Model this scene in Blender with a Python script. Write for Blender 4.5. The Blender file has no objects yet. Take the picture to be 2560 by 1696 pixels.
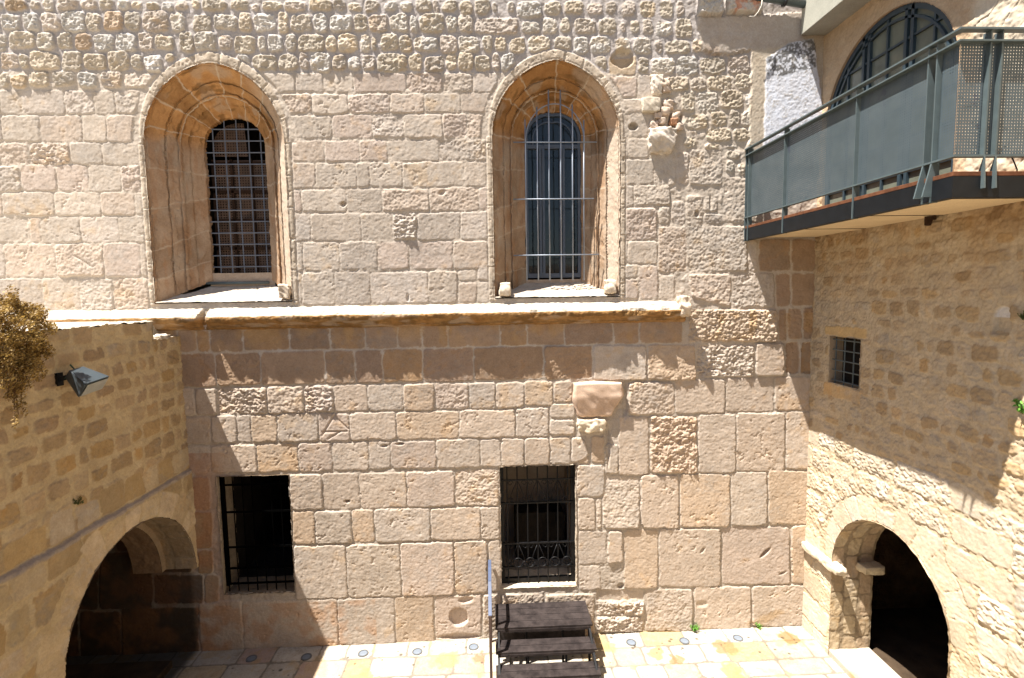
import bpy, math, random
import numpy as np
from mathutils import Vector, Matrix

# ------------------------------------------------------------------ camera, light, exposure
CZ = 5.58                       # eye height above the courtyard floor
FPX, CAMY = 1300.0, -8.0
ex = np.array([1, 568/31000, -1300/31000]); ey = np.array([-57, 113, -1300.])
ey /= np.linalg.norm(ey); ex -= ey*ex.dot(ey); ex /= np.linalg.norm(ex); ez = np.cross(ex, ey)
RW = np.array([ex, ey, ez])     # camera axes -> world axes
scene = bpy.context.scene
cam = bpy.data.objects.new('camera', bpy.data.cameras.new('camera'))
scene.collection.objects.link(cam)
cam.matrix_world = Matrix.Translation((0, CAMY, CZ)) @ Matrix(RW.tolist()).to_4x4()
cam.data.sensor_width = 36; cam.data.lens = 36*FPX/2560; cam.data.clip_end = 500; cam.data.clip_start = .05
scene.camera = cam
SX, SY = .375, .18
sdir = Vector((SX, SY, -1)).normalized()
sun = bpy.data.objects.new('sun', bpy.data.lights.new('sun', 'SUN')); scene.collection.objects.link(sun)
sun.data.energy = 5.0; sun.data.angle = math.radians(.5); sun.data.color = (1, .945, .87)
sun.rotation_euler = sdir.to_track_quat('-Z', 'Y').to_euler(); sun.location = (-6, -6, 20)
world = bpy.data.worlds.new('World'); scene.world = world; world.use_nodes = True
wn = world.node_tree; wn.nodes.clear()
sky = wn.nodes.new('ShaderNodeTexSky'); sky.sky_type = 'NISHITA'; sky.sun_disc = False
sky.sun_elevation = math.asin(-sdir.z); sky.sun_rotation = math.atan2(-sdir.x, -sdir.y) % (2*math.pi)
bg = wn.nodes.new('ShaderNodeBackground'); bg.inputs[1].default_value = .05
wo = wn.nodes.new('ShaderNodeOutputWorld')
wn.links.new(sky.outputs[0], bg.inputs[0]); wn.links.new(bg.outputs[0], wo.inputs[0])
scene.view_settings.view_transform = 'Standard'; scene.view_settings.look = 'None'
scene.view_settings.gamma = 1; scene.view_settings.exposure = 1.6
scene.cycles.max_bounces = 8; scene.cycles.diffuse_bounces = 6; scene.cycles.transparent_max_bounces = 16

# ------------------------------------------------------------------ measuring helpers (photo pixel on a known plane -> metres)
def ray(px, py): return RW @ np.array([px-1280., 848.-py, -FPX])
def atY(px, py, Y=0.):
    r = ray(px, py); t = (Y-CAMY)/r[1]; return np.array([r[0]*t, Y, CZ+r[2]*t])
def atX(px, py, X):
    r = ray(px, py); t = X/r[0]; return np.array([X, CAMY+r[1]*t, CZ+r[2]*t])
def atZ(px, py, Z=0.):
    r = ray(px, py); t = (Z-CZ)/r[2]; return np.array([r[0]*t, CAMY+r[1]*t, Z])
XL, XR = -4.66, 5.10

# ------------------------------------------------------------------ noise
TAB = np.random.RandomState(7).rand(256, 256).astype(np.float32)*2-1
def vn(U, V, s, seed=0):
    x = U/s+seed*17.31+500; y = V/s+seed*9.77+500
    xi = np.floor(x).astype(np.int32); yi = np.floor(y).astype(np.int32)
    fx = (x-xi).astype(np.float32); fy = (y-yi).astype(np.float32)
    fx = fx*fx*(3-2*fx); fy = fy*fy*(3-2*fy)
    xi &= 255; yi &= 255; x1 = (xi+1) & 255; y1 = (yi+1) & 255
    a = TAB[xi, yi]*(1-fx)+TAB[x1, yi]*fx; b = TAB[xi, y1]*(1-fx)+TAB[x1, y1]*fx
    return a*(1-fy)+b*fy
def fbm(U, V, s, octv, seed=0, gain=.55):
    r = 0; a = 1; t = 0
    for k in range(octv):
        c, n = math.cos(k*.9), math.sin(k*.9)
        r = r+a*vn(U*c-V*n, U*n+V*c, s, seed+k*3); t += a; a *= gain; s *= .5
    return r/t*1.6
def sst(x, a, b):
    t = np.clip((x-a)/(b-a), 0, 1); return t*t*(3-2*t)

# ------------------------------------------------------------------ objects
def link(o, parent=None):
    scene.collection.objects.link(o)
    if parent is not None: o.parent = parent
    return o
def tag(o, label=None, cat=None, group=None, kind=None):
    if label: o['label'] = label
    if cat: o['category'] = cat
    if group: o['group'] = group
    if kind: o['kind'] = kind
    return o
def thing(name, label, cat, loc=(0, 0, 0), group=None):
    o = bpy.data.objects.new(name, None); o.location = loc; link(o); o.empty_display_size = .2
    return tag(o, label, cat, group)
def setloc(o, parent):
    # vertices are written in world metres: undo the parent's offset
    if parent is not None:
        off = Vector(parent.location); p = parent.parent
        while p is not None: off += Vector(p.location); p = p.parent
        o.location = -off
def raw_mesh(name, co, quads, mat, parent=None, cols=None, smooth=True, tris=None):
    me = bpy.data.meshes.new(name)
    co = np.asarray(co, np.float32); quads = np.asarray(quads, np.int32)
    k = quads.shape[1]
    me.vertices.add(len(co)); me.vertices.foreach_set('co', co.ravel())
    me.loops.add(quads.size); me.loops.foreach_set('vertex_index', quads.ravel())
    me.polygons.add(len(quads)); me.polygons.foreach_set('loop_start', np.arange(0, quads.size, k, dtype=np.int32))
    me.polygons.foreach_set('use_smooth', np.full(len(quads), smooth, bool))
    if cols is not None:
        a = me.color_attributes.new('Col', 'FLOAT_COLOR', 'POINT')
        c = np.ones((len(co), 4), np.float32); c[:, :3] = cols; a.data.foreach_set('color', c.ravel())
    me.update(calc_edges=True); me.validate()
    me.materials.append(mat)
    o = bpy.data.objects.new(name, me); link(o, parent); setloc(o, parent)
    return o
def grid_quads(nu, nv, keep=None):
    i = np.arange(nu*nv).reshape(nv, nu)
    q = np.stack([i[:-1, :-1], i[:-1, 1:], i[1:, 1:], i[1:, :-1]], -1)
    q = q[keep] if keep is not None else q.reshape(-1, 4)
    return q
def compact(co, q, cols):
    used = np.zeros(len(co), bool); used[q.ravel()] = True
    idx = np.cumsum(used)-1
    return co[used], idx[q], (cols[used] if cols is not None else None)
class MB:
    def __init__(s): s.v = []; s.f = []
    def add(s, vs, fs):
        n = len(s.v); s.v += [tuple(map(float, v)) for v in vs]; s.f += [tuple(i+n for i in f) for f in fs]; return s
    def box(s, x0, x1, y0, y1, z0, z1):
        return s.add([(x0, y0, z0), (x1, y0, z0), (x1, y1, z0), (x0, y1, z0), (x0, y0, z1), (x1, y0, z1), (x1, y1, z1), (x0, y1, z1)],
                     [(0, 3, 2, 1), (4, 5, 6, 7), (0, 1, 5, 4), (1, 2, 6, 5), (2, 3, 7, 6), (3, 0, 4, 7)])
    def bar(s, a, b, w, h, up=(0, 0, 1)):
        a = Vector(a); b = Vector(b); d = (b-a).normalized(); u = Vector(up)
        if abs(d.dot(u)) > .98: u = Vector((1, 0, 0)) if abs(d.x) < .9 else Vector((0, 1, 0))
        sd = d.cross(u).normalized(); u = sd.cross(d)
        P = []
        for p in (a, b):
            for i, j in ((-1, -1), (1, -1), (1, 1), (-1, 1)): P.append(p+sd*(i*w/2)+u*(j*h/2))
        return s.add(P, [(3, 2, 1, 0), (4, 5, 6, 7), (0, 1, 5, 4), (1, 2, 6, 5), (2, 3, 7, 6), (3, 0, 4, 7)])
    def tube(s, pts, r, n=8, r1=None):
        pts = [Vector(p) for p in pts]; P = []; u = None
        for i, p in enumerate(pts):
            d = (pts[min(i+1, len(pts)-1)]-pts[max(i-1, 0)]).normalized()
            if u is None: u = d.orthogonal().normalized()
            u = (u-d*u.dot(d)).normalized(); w = d.cross(u)
            rr = r if r1 is None else r+(r1-r)*i/(len(pts)-1)
            for k in range(n):
                a = 2*math.pi*k/n; P.append(p+(u*math.cos(a)+w*math.sin(a))*rr)
        F = []
        for i in range(len(pts)-1):
            for k in range(n): F.append((i*n+k, i*n+(k+1) % n, (i+1)*n+(k+1) % n, (i+1)*n+k))
        F.append(tuple(range(n))[::-1]); F.append(tuple((len(pts)-1)*n+k for k in range(n)))
        return s.add(P, F)
    def prism(s, poly, fn0, fn1):
        n = len(poly); V = [fn0(p) for p in poly]+[fn1(p) for p in poly]
        return s.add(V, [tuple(range(n)), tuple(range(2*n-1, n-1, -1))]+[(i, i+n, (i+1) % n+n, (i+1) % n) for i in range(n)])
    def build(s, name, mat, parent=None, bevel=0., smooth=False, label=None):
        me = bpy.data.meshes.new(name); me.from_pydata(s.v, [], s.f); me.validate()
        o = bpy.data.objects.new(name, me); me.materials.append(mat); link(o, parent); setloc(o, parent)
        import bmesh
        bm = bmesh.new(); bm.from_mesh(me); bmesh.ops.recalc_face_normals(bm, faces=bm.faces); bm.to_mesh(me); bm.free()
        if smooth: me.polygons.foreach_set('use_smooth', [True]*len(me.polygons))
        if bevel:
            m = o.modifiers.new('bevel', 'BEVEL'); m.width = bevel; m.segments = 2; m.limit_method = 'ANGLE'
        if label: o['label'] = label
        return o

# ------------------------------------------------------------------ materials
def new_mat(name):
    m = bpy.data.materials.new(name); m.use_nodes = True; nt = m.node_tree; b = nt.nodes['Principled BSDF']
    return m, nt, b
def nd(nt, t, **k):
    n = nt.nodes.new(t)
    for a, v in k.items(): setattr(n, a, v)
    return n
def noise_node(nt, scale, detail=6, rough=.6, vec=None):
    n = nd(nt, 'ShaderNodeTexNoise'); n.inputs['Scale'].default_value = scale; n.inputs['Detail'].default_value = detail
    n.inputs['Roughness'].default_value = rough
    if vec is not None: nt.links.new(vec, n.inputs['Vector'])
    return n
def mixc(nt, a, b, fac, mode='MIX'):
    n = nd(nt, 'ShaderNodeMix', data_type='RGBA', blend_type=mode)
    for sock, v in ((n.inputs[6], a), (n.inputs[7], b)):
        if isinstance(v, (tuple, list)): sock.default_value = (*v[:3], 1)
        else: nt.links.new(v, sock)
    if isinstance(fac, (int, float)): n.inputs[0].default_value = fac
    else: nt.links.new(fac, n.inputs[0])
    return n.outputs[2]
def ramp(nt, src, stops):
    n = nd(nt, 'ShaderNodeValToRGB'); e = n.color_ramp.elements
    while len(e) < len(stops): e.new(.5)
    for x, (p, c) in zip(e, stops): x.position = p; x.color = (*c, 1) if len(c) == 3 else c
    nt.links.new(src, n.inputs[0]); return n.outputs[0]
def carved_stone():
    """stone whose own colour is stored per stone in the mesh; grain, pits and bump are procedural"""
    m, nt, b = new_mat('carved_limestone')
    at = nd(nt, 'ShaderNodeAttribute', attribute_name='Col'); tc = nd(nt, 'ShaderNodeTexCoord')
    n1 = noise_node(nt, 45, 5, .65, tc.outputs['Object']); n2 = noise_node(nt, 7, 5, .6, tc.outputs['Object'])
    g1 = ramp(nt, n1.outputs[0], [(.3, (.86, .85, .84)), (.7, (1.1, 1.1, 1.1))])
    g2 = ramp(nt, n2.outputs[0], [(.3, (.93, .9, .86)), (.7, (1.05, 1.06, 1.07))])
    c = mixc(nt, at.outputs['Color'], g1, 1, 'MULTIPLY'); c = mixc(nt, c, g2, 1, 'MULTIPLY')
    nt.links.new(c, b.inputs['Base Color']); b.inputs['Roughness'].default_value = .92
    b.inputs['Specular IOR Level'].default_value = .15
    n3 = noise_node(nt, 80, 4, .7, tc.outputs['Object'])
    bp = nd(nt, 'ShaderNodeBump'); bp.inputs['Strength'].default_value = .35; bp.inputs['Distance'].default_value = .006
    nt.links.new(n3.outputs[0], bp.inputs['Height']); nt.links.new(bp.outputs[0], b.inputs['Normal'])
    return m
def stone_mat(name, c1, c2, stain=None, scale=6, bump=.5, dist=.01, rough=.92):
    m, nt, b = new_mat(name); tc = nd(nt, 'ShaderNodeTexCoord')
    n1 = noise_node(nt, scale, 8, .65, tc.outputs['Object'])
    c = ramp(nt, n1.outputs[0], [(.32, c1), (.68, c2)])
    if stain:
        n2 = noise_node(nt, scale*.35, 5, .6, tc.outputs['Object'])
        f = ramp(nt, n2.outputs[0], [(.5, (0, 0, 0)), (.62, (1, 1, 1))]); c = mixc(nt, c, stain, f)
    n4 = noise_node(nt, 60, 4, .7, tc.outputs['Object'])
    c = mixc(nt, c, ramp(nt, n4.outputs[0], [(.3, (.85, .84, .83)), (.7, (1.08, 1.08, 1.08))]), 1, 'MULTIPLY')
    nt.links.new(c, b.inputs['Base Color']); b.inputs['Roughness'].default_value = rough
    b.inputs['Specular IOR Level'].default_value = .15
    n3 = noise_node(nt, 22, 8, .7, tc.outputs['Object'])
    bp = nd(nt, 'ShaderNodeBump'); bp.inputs['Strength'].default_value = bump; bp.inputs['Distance'].default_value = dist
    nt.links.new(n3.outputs[0], bp.inputs['Height']); nt.links.new(bp.outputs[0], b.inputs['Normal'])
    return m
def paint_mat(name, c, rough=.45, metal=0., var=.12, chip=None, chipc=(.03, .035, .05), spec=.5):
    m, nt, b = new_mat(name); tc = nd(nt, 'ShaderNodeTexCoord')
    n1 = noise_node(nt, 9, 6, .6, tc.outputs['Object'])
    col = ramp(nt, n1.outputs[0], [(.3, tuple(x*(1-var) for x in c)), (.7, tuple(min(1, x*(1+var)) for x in c))])
    if chip:
        n2 = noise_node(nt, 5, 9, .75, tc.outputs['Object'])
        f = ramp(nt, n2.outputs[0], [(chip, (0, 0, 0)), (chip+.03, (1, 1, 1))]); col = mixc(nt, col, chipc, f)
    nt.links.new(col, b.inputs['Base Color']); b.inputs['Roughness'].default_value = rough
    b.inputs['Metallic'].default_value = metal; b.inputs['Specular IOR Level'].default_value = spec
    return m
M_ST = carved_stone()
M_IRON = paint_mat('black_iron', (.005, .005, .006), .5, spec=.25)
M_GREY = paint_mat('slate_paint', (.075, .10, .105), .5, var=.15, chip=.66)
M_DKGREY = paint_mat('dark_slate_paint', (.008, .011, .014), .5, var=.3)
M_BAR = paint_mat('grey_bar_paint', (.22, .25, .30), .4, metal=.2)
M_BLUEFR = paint_mat('blue_grey_frame', (.055, .075, .11), .45)
M_DOORFR = paint_mat('dark_teal_frame', (.03, .05, .065), .4)
M_DARK = stone_mat('dark_room_stone', (.03, .02, .013), (.07, .048, .03), scale=3)  # near-black stone for the archway rooms; their shade is in the colour
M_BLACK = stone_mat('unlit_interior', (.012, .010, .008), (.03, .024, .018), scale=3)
M_VAULT = stone_mat('vault_plaster', (.30, .22, .14), (.42, .31, .2), scale=2.5)
M_WOODBR = stone_mat('brown_lattice_wood', (.022, .013, .009), (.05, .028, .018), scale=9, bump=.2)
M_SOFFIT = stone_mat('painted_soffit', (.62, .49, .31), (.72, .58, .38), scale=2.5, bump=.1, rough=.8)
M_CONC = stone_mat('fair_faced_concrete', (.33, .33, .28), (.42, .41, .35), scale=3, bump=.25)

def glass_mat(name, c, rough=.05):
    m, nt, b = new_mat(name); tc = nd(nt, 'ShaderNodeTexCoord')
    n = noise_node(nt, 3, 4, .5, tc.outputs['Object'])
    nt.links.new(ramp(nt, n.outputs[0], [(.3, tuple(x*.7 for x in c)), (.7, c)]), b.inputs['Base Color'])
    b.inputs['Roughness'].default_value = rough; b.inputs['Specular IOR Level'].default_value = .5
    bp = nd(nt, 'ShaderNodeBump'); bp.inputs['Strength'].default_value = .06; bp.inputs['Distance'].default_value = .05
    nt.links.new(n.outputs[0], bp.inputs['Height']); nt.links.new(bp.outputs[0], b.inputs['Normal'])
    return m
M_GLASS = glass_mat('dark_glass', (.012, .018, .022))
M_DOORGL = glass_mat('green_grey_glass', (.17, .185, .145), .12)

# ------------------------------------------------------------------ relief engine
#  style: raised height, edge width, coarse roughness, fine roughness, pits, joint gap
STY = {
 's': (.007, .008, .0010, .0014, .35, .008),   # smooth ashlar
 'm': (.008, .009, .0014, .0018, .65, .009),   # weathered ashlar
 'r': (.010, .014, .0052, .0044, .8, .011),   # rough
 'R': (.015, .024, .0160, .0100, .9, .013),   # very rough, pitted
 'b': (.022, .022, .0160, .0085, .3, .012),   # rubble
 'B': (.016, .018, .0110, .0085, .3, .013),   # flatter rubble
 'L': (.010, .009, .0016, .0019, .8, .008),   # large lower blocks
 'w': (.012, .018, .0100, .0070, .3, .040),   # small stones in wide mortar
 'W': (.013, .030, .0130, .0075, .4, .018),   # coarse wall stones
 'v': (.007, .009, .0018, .0022, .2, .009),   # voussoirs
}
def lean(px, py, ym): return (1500-px)*6.5e-5*(py-ym)
class Relief:
    def __init__(s, U, V, mortar=(.50, .43, .34), mh=.004, seed=1, warp=.010):
        s.U, s.V = U.astype(np.float32), V.astype(np.float32)
        s.du = abs(U[0, 1]-U[0, 0]); s.dv = abs(V[1, 0]-V[0, 0])
        s.u0, s.v0 = U[0, 0], V[0, 0]
        s.Nc = fbm(U, V, .11, 3, seed+1)              # coarse lumps
        s.Nf = fbm(U, V, .027, 2, seed+2, .7)             # fine lumps
        s.Nr = 1-np.abs(fbm(U, V*1.7, .07, 3, seed+3))*2  # ridges
        pit = vn(U, V, .026, seed+4)*.65+vn(U, V, .08, seed+5)*.55
        s.Np = np.clip(pit-.44, 0, 1)
        s.Ns = fbm(U, V, .30, 3, seed+6)              # stains
        s.Ns2 = fbm(U, V, .09, 2, seed+7)
        s.Nt = vn(U*.35, V, .020, seed+12)*.6+vn(U, V*.6, .024, seed+13)*.6   # chisel tooling
        s.Nv = vn(U*.9, V*.3, .022, seed+15)
        s.Ne = fbm(U*.8, V*1.3, .055, 2, seed+14)    # eroded hollows
        s.wu = U+warp*vn(U, V, .14, seed+8)+warp*.5*vn(U, V, .045, seed+9)
        s.wv = V+warp*vn(U, V, .14, seed+10)+warp*.5*vn(U, V, .045, seed+11)
        s.H = mh*.8*s.Nf+mh*s.Nc+.006*sst(s.Ns2+.4*s.Ns, .0, .8)
        m = np.array(mortar, np.float32)
        s.C = m[None, None, :]*(1+.06*s.Ns[..., None]+.05*s.Ns2[..., None])
        s.keep = None; s.rs = np.random.RandomState(seed+50)
    def box(s, u0, u1, v0, v1, pad=.04):
        i0 = int(max(0, (u0-pad-s.u0)/s.du)); i1 = int(min(s.U.shape[1], (u1+pad-s.u0)/s.du+2))
        j0 = int(max(0, (v0-pad-s.v0)/s.dv)); j1 = int(min(s.U.shape[0], (v1+pad-s.v0)/s.dv+2))
        return (slice(j0, j1), slice(i0, i1)) if i1 > i0 and j1 > j0 else None
    def stone(s, quad, style, col, dh=0., tilt=1., gap=None, rnd=.02):
        q = np.array(quad, np.float32)
        sl = s.box(q[:, 0].min(), q[:, 0].max(), q[:, 1].min(), q[:, 1].max())
        if sl is None: return
        H0, ew, rc, rf, pt, g = STY[style] if isinstance(style, str) else style
        if gap is not None: g = gap
        U, V = s.wu[sl], s.wv[sl]
        c = q.mean(0); ds = []
        for k in range(len(q)):
            a, b = q[k], q[(k+1) % len(q)]; t = b-a; L = math.hypot(*t)
            if L < 1e-4: continue
            n = np.array([-t[1], t[0]])/L
            if (c-a).dot(n) < 0: n = -n
            ds.append((U-a[0])*n[0]+(V-a[1])*n[1])
        ds = np.stack(ds); kk = 1/rnd
        d = -np.log(np.exp(-np.clip(ds*kk, -60, 60)).sum(0)+1e-30)/kk - g*.5
        d = d-.016*sst(s.Ns2[sl]+.6*s.Nf[sl], .45, 1.1)
        if s.keep is not None: d = np.minimum(d, s.keep[sl])
        t = np.clip(d/ew, 0, 1); prof = 1-(1-t)**2.2
        r = s.rs
        tu, tv = r.uniform(-1, 1, 2)*tilt*(.010 if (not isinstance(style, str) or style in 'smLv') else .030)
        h = H0*(1+r.uniform(-.25, .25))+dh+tu*(U-c[0])*1.5+tv*(V-c[1])*1.5
        rough = r.uniform(.7, 1.25)
        h = h+rc*rough*(s.Nc[sl]*.8+s.Nr[sl]*.35*(rc > .01))+rf*s.Nf[sl]
        if style in ('R', 'r'): h = h-.03*(.5+rc*20)*np.clip(.35-s.Nr[sl], 0, 1)*(.6 if style == 'R' else .25)*np.clip(.6+.9*s.Ns[sl], .1, 1.2)
        patch = sst(s.Ns[sl]+r.uniform(-.5, .3), .1, .5)
        h = h-pt*(.010+.05*rc)*sst(s.Np[sl], .0, .18)*(.3+.9*patch)
        h = h-patch*rc*.4*np.abs(s.Nf[sl])+.0012*(s.Nt[sl] if r.random() < .6 else s.Nv[sl])
        er = sst(s.Ne[sl]+.55*s.Ns[sl]+r.uniform(-.45, .05), .25, .75); h = h-er*(.0022+.4*rc)*(.7+.5*s.Nf[sl])
        # chipped arrises: the edge retreats here and there
        m = prof > 0
        H = s.H[sl]; H[m] = (H*(1-prof)+h*prof)[m]
        col = np.array(col, np.float32)
        cc = col*(1+.07*s.Ns[sl][..., None]+.06*s.Ns2[sl][..., None])
        st = sst(s.Ns[sl]*.7+s.Ns2[sl]*.5+r.uniform(-.7, .1), .15, .75)[..., None]
        cc = cc*(1-st*np.array([.05, .12, .22]))
        g_ = sst(-s.Ns[sl]*.6+s.Ne[sl]*.5+r.uniform(-.6, .1), .1, .7)[..., None]; cc = cc*(1-g_*.30)+g_*.30*cc.mean(-1, keepdims=True)*np.array([1.06, 1.0, .93])
        pc = sst(d, -.003, .012)[..., None]
        C = s.C[sl]; C[...] = C*(1-pc)+cc*pc
    def paint(s, mask, col, a=1.):
        m = (mask*a)[..., None]; s.C = s.C*(1-m)+np.array(col, np.float32)*m

PAL_UP = [(0.453, 0.393, 0.332), (0.443, 0.389, 0.332), (0.465, 0.407, 0.346), (0.458, 0.385, 0.321), (0.427, 0.375, 0.324), (0.468, 0.412, 0.36), (0.45, 0.378, 0.324)]
PAL_RUB = [(.42, .37, .30), (.39, .345, .285), (.46, .42, .365), (.45, .385, .30), (.37, .325, .275), (.46, .435, .40), (.42, .365, .315)]
PAL_LOW = [(0.479, 0.4, 0.327), (0.469, 0.403, 0.337), (0.486, 0.409, 0.337), (0.469, 0.389, 0.316), (0.462, 0.4, 0.341), (0.483, 0.412, 0.344), (0.472, 0.393, 0.331)]
PAL_SHADE = [(.35, .255, .18), (.33, .24, .175), (.37, .27, .19), (.33, .235, .16), (.36, .265, .20), (.37, .25, .15)]  # darker copy of the facade stone, with shade put into its colour
PAL_L = [(.37, .27, .155), (.41, .305, .185), (.34, .245, .14), (.43, .33, .205), (.38, .285, .175), (.40, .28, .14), (.33, .24, .15)]
PAL_R = [(.42, .315, .195), (.47, .365, .24), (.47, .385, .275), (.39, .285, .17), (.50, .41, .295), (.46, .335, .19)]
PAL_RL = [(.54, .46, .35), (.52, .445, .34), (.56, .49, .395), (.50, .42, .31)]

# ------------------------------------------------------------------ facade stones, traced course by course
ST = []      # (quad in px, style, palette, dh)
rnd = random.Random(3)
def cutc(q, lo=0, hi=9):
    P = []
    for i in range(4):
        p, a, b = q[i], q[i-1], q[(i+1) % 4]; c = rnd.uniform(lo, hi); e = rnd.uniform(lo, hi)
        la_ = math.hypot(a[0]-p[0], a[1]-p[1])+1e-6; lb_ = math.hypot(b[0]-p[0], b[1]-p[1])+1e-6
        c = min(c, la_*.35); e = min(e, lb_*.35)
        P += [(p[0]+(a[0]-p[0])*c/la_, p[1]+(a[1]-p[1])*c/la_), (p[0]+(b[0]-p[0])*e/lb_, p[1]+(b[1]-p[1])*e/lb_)]
    return P
def course(x0, yt0, yb0, x1, yt1, yb1, br, sty='m', pal=PAL_UP, dh=0., jit=1.5):
    n = len(br)-1
    for k in range(n):
        a, b = br[k], br[k+1]
        f = lambda x, p, q: p+(q-p)*(x-x0)/(x1-x0)
        ym = (f(a, yt0, yt1)+f(a, yb0, yb1))/2
        j = [rnd.uniform(-jit, jit) for _ in range(4)]
        la = lambda x, y: x-lean(x, ym, y)
        if sty == 'b':
            dt, db = rnd.uniform(-4, 3), rnd.uniform(-3, 3); j = [rnd.uniform(-5, 4)+dt, rnd.uniform(-5, 4)+dt, rnd.uniform(-3, 4)+db, rnd.uniform(-3, 4)+db]; a -= rnd.uniform(-2, 2); b += rnd.uniform(-2, 2)
        q = [(la(a, f(a, yt0, yt1)), f(a, yt0, yt1)+j[0]), (la(b, f(b, yt0, yt1)), f(b, yt0, yt1)+j[1]),
             (la(b, f(b, yb0, yb1)), f(b, yb0, yb1)+j[2]), (la(a, f(a, yb0, yb1)), f(a, yb0, yb1)+j[3])]
        st = sty if len(sty) == 1 else sty[k % len(sty)]
        if sty == 'b': q = cutc(q)
        ST.append((q, st, pal, dh))
def rect(x0, y0, x1, y1, sty='m', pal=PAL_UP, dh=0.):
    q = [(x0, y0), (x1, y0), (x1, y1), (x0, y1)]
    ST.append((cutc(q, 1, 9) if sty in 'bB' else q, sty, pal, dh))
def rects(l, sty='m', pal=PAL_UP, dh=0.):
    for r in l: rect(*r, sty=sty, pal=pal, dh=dh)
# upper ashlar, left of the lattice window
ext = [-190, -110, -40]
course(-190, 226, 287, 350, 226, 287, [-190, -95, 0, 57, 162, 235, 289, 352], 'mmmmrmr')
course(-190, 288, 356, 350, 288, 356, [-190, -100, 5, 100, 207, 268, 355], 'mmmmsm')
course(-190, 358, 412, 350, 356, 413, [-190, -70, 0, 75, 175, 257, 358], 'mmrRss')
course(-190, 414, 480, 350, 413, 479, [-190, -60, 52, 143, 222, 302, 364], 'mrmmmr')
course(-190, 482, 541, 350, 480, 540, [-190, -90, 7, 137, 252, 339, 370], 'mmmmmm')
course(-190, 543, 609, 350, 541, 607, [-190, -70, 76, 102, 202, 298, 376], 'm')
course(-190, 610, 696, 350, 608, 692, [-190, -100, 12, 140, 260, 352, 386], 'mmmrmm')
course(-190, 698, 782, 350, 694, 776, [-190, -30, 108, 200, 285, 380], 'mmmrr')
# between the windows
course(655, 182, 232, 1240, 182, 232, [650, 738, 809, 838, 883, 1015, 1107, 1182, 1245], 'mmmmsrrm')
course(695, 236, 286, 1229, 233, 283, [690, 779, 871, 976, 1061, 1153, 1235], 'rmrmms')
course(720, 289, 348, 1210, 285, 346, [716, 830, 931, 1010, 1107, 1167, 1214], 'msrmrr')
course(727, 352, 406, 1227, 349, 402, [722, 811, 899, 968, 1098, 1230], 'mmmsr')
course(719, 408, 472, 1229, 404, 466, [718, 790, 891, 924, 1007, 1160, 1232], 'mmsmsm')
course(719, 475, 532, 1231, 468, 529, [718, 754, 866, 955, 1074, 1198, 1232], 'mmmrrm')
course(721, 535, 604, 1232, 530, 600, [722, 777, 903, 982, 1043, 1152, 1233], 'msmRmm')
course(725, 606, 678, 1234, 602, 672, [727, 757, 850, 945, 1022, 1133, 1221, 1236], 'm')
course(756, 681, 764, 1072, 678, 758, [756, 838, 926, 1072], 'm')
rects([(729, 682, 756, 764), (1072, 677, 1144, 758), (1146, 675, 1192, 704), (1194, 668, 1234, 702), (1146, 706, 1192, 757), (1192, 706, 1232, 757), (757, 682, 800, 707)], 'm')
# right of the barred window
rects([(1519, 190, 1594, 245), (1595, 185, 1628, 243), (1554, 248, 1606, 284), (1552, 285, 1570, 345), (1570, 287, 1619, 344), (1552, 346, 1570, 396),
       (1570, 346, 1623, 396), (1552, 398, 1635, 461), (1552, 463, 1583, 519), (1583, 463, 1640, 519), (1552, 521, 1643, 600), (1552, 602, 1569, 662),
       (1569, 602, 1644, 662), (1552, 664, 1595, 696), (1596, 664, 1645, 748), (1555, 698, 1595, 748)], 'm')
rects([(1583, 463, 1676, 515), (1552, 521, 1643, 600)], 'r')
# rubble, course by course
rub = 'bBb'
course(0, -2, 28, 900, 0, 30, [-190, -140, -95, -50, 8, 71, 105, 140, 197, 245, 289, 325, 360, 402, 438, 475, 503, 570, 625, 652, 708, 770, 832, 866, 909, 955, 997, 1033, 1081, 1102, 1147, 1184, 1227, 1248], 'b', PAL_RUB)
course(-190, 30, 78, 820, 31, 82, [-190, -135, -90, -45, 0, 55, 101, 155, 216, 257, 312, 354, 423, 465], 'b', PAL_RUB)
course(480, 33, 82, 1190, 36, 86, [480, 532, 596, 632, 691, 723, 783, 820, 881, 921, 971, 1022, 1049, 1112, 1144, 1183], 'b', PAL_RUB)
course(-190, 80, 127, 500, 80, 128, [-190, -130, -80, -35, 17, 90, 140, 184, 232, 289, 345, 387, 440], 'b', PAL_RUB)
course(440, 84, 131, 1230, 88, 134, [440, 448, 486, 544, 584, 641, 667, 712, 744, 813, 844, 896, 930, 948, 997, 1032, 1096, 1143, 1202, 1232], 'b', PAL_RUB)
course(-190, 130, 176, 420, 130, 179, [-190, -120, -60, 0, 46, 74, 153, 208, 268, 325, 361, 408], 'b', PAL_RUB)
course(590, 135, 179, 1190, 134, 180, [592, 630, 695, 745, 774, 829, 868, 901, 942, 1020, 1058, 1114, 1142, 1184, 1228, 1252, 1290], 'b', PAL_RUB)
course(-190, 180, 224, 345, 179, 222, [-190, -110, -50, 0, 25, 73, 128, 192, 250, 307], 'b', PAL_RUB)
rect(309, 184, 398, 221, 'r')
rects([(410, 132, 440, 160), (437, 150, 470, 178), (560, 134, 592, 150)], 'b', PAL_RUB)
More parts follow.
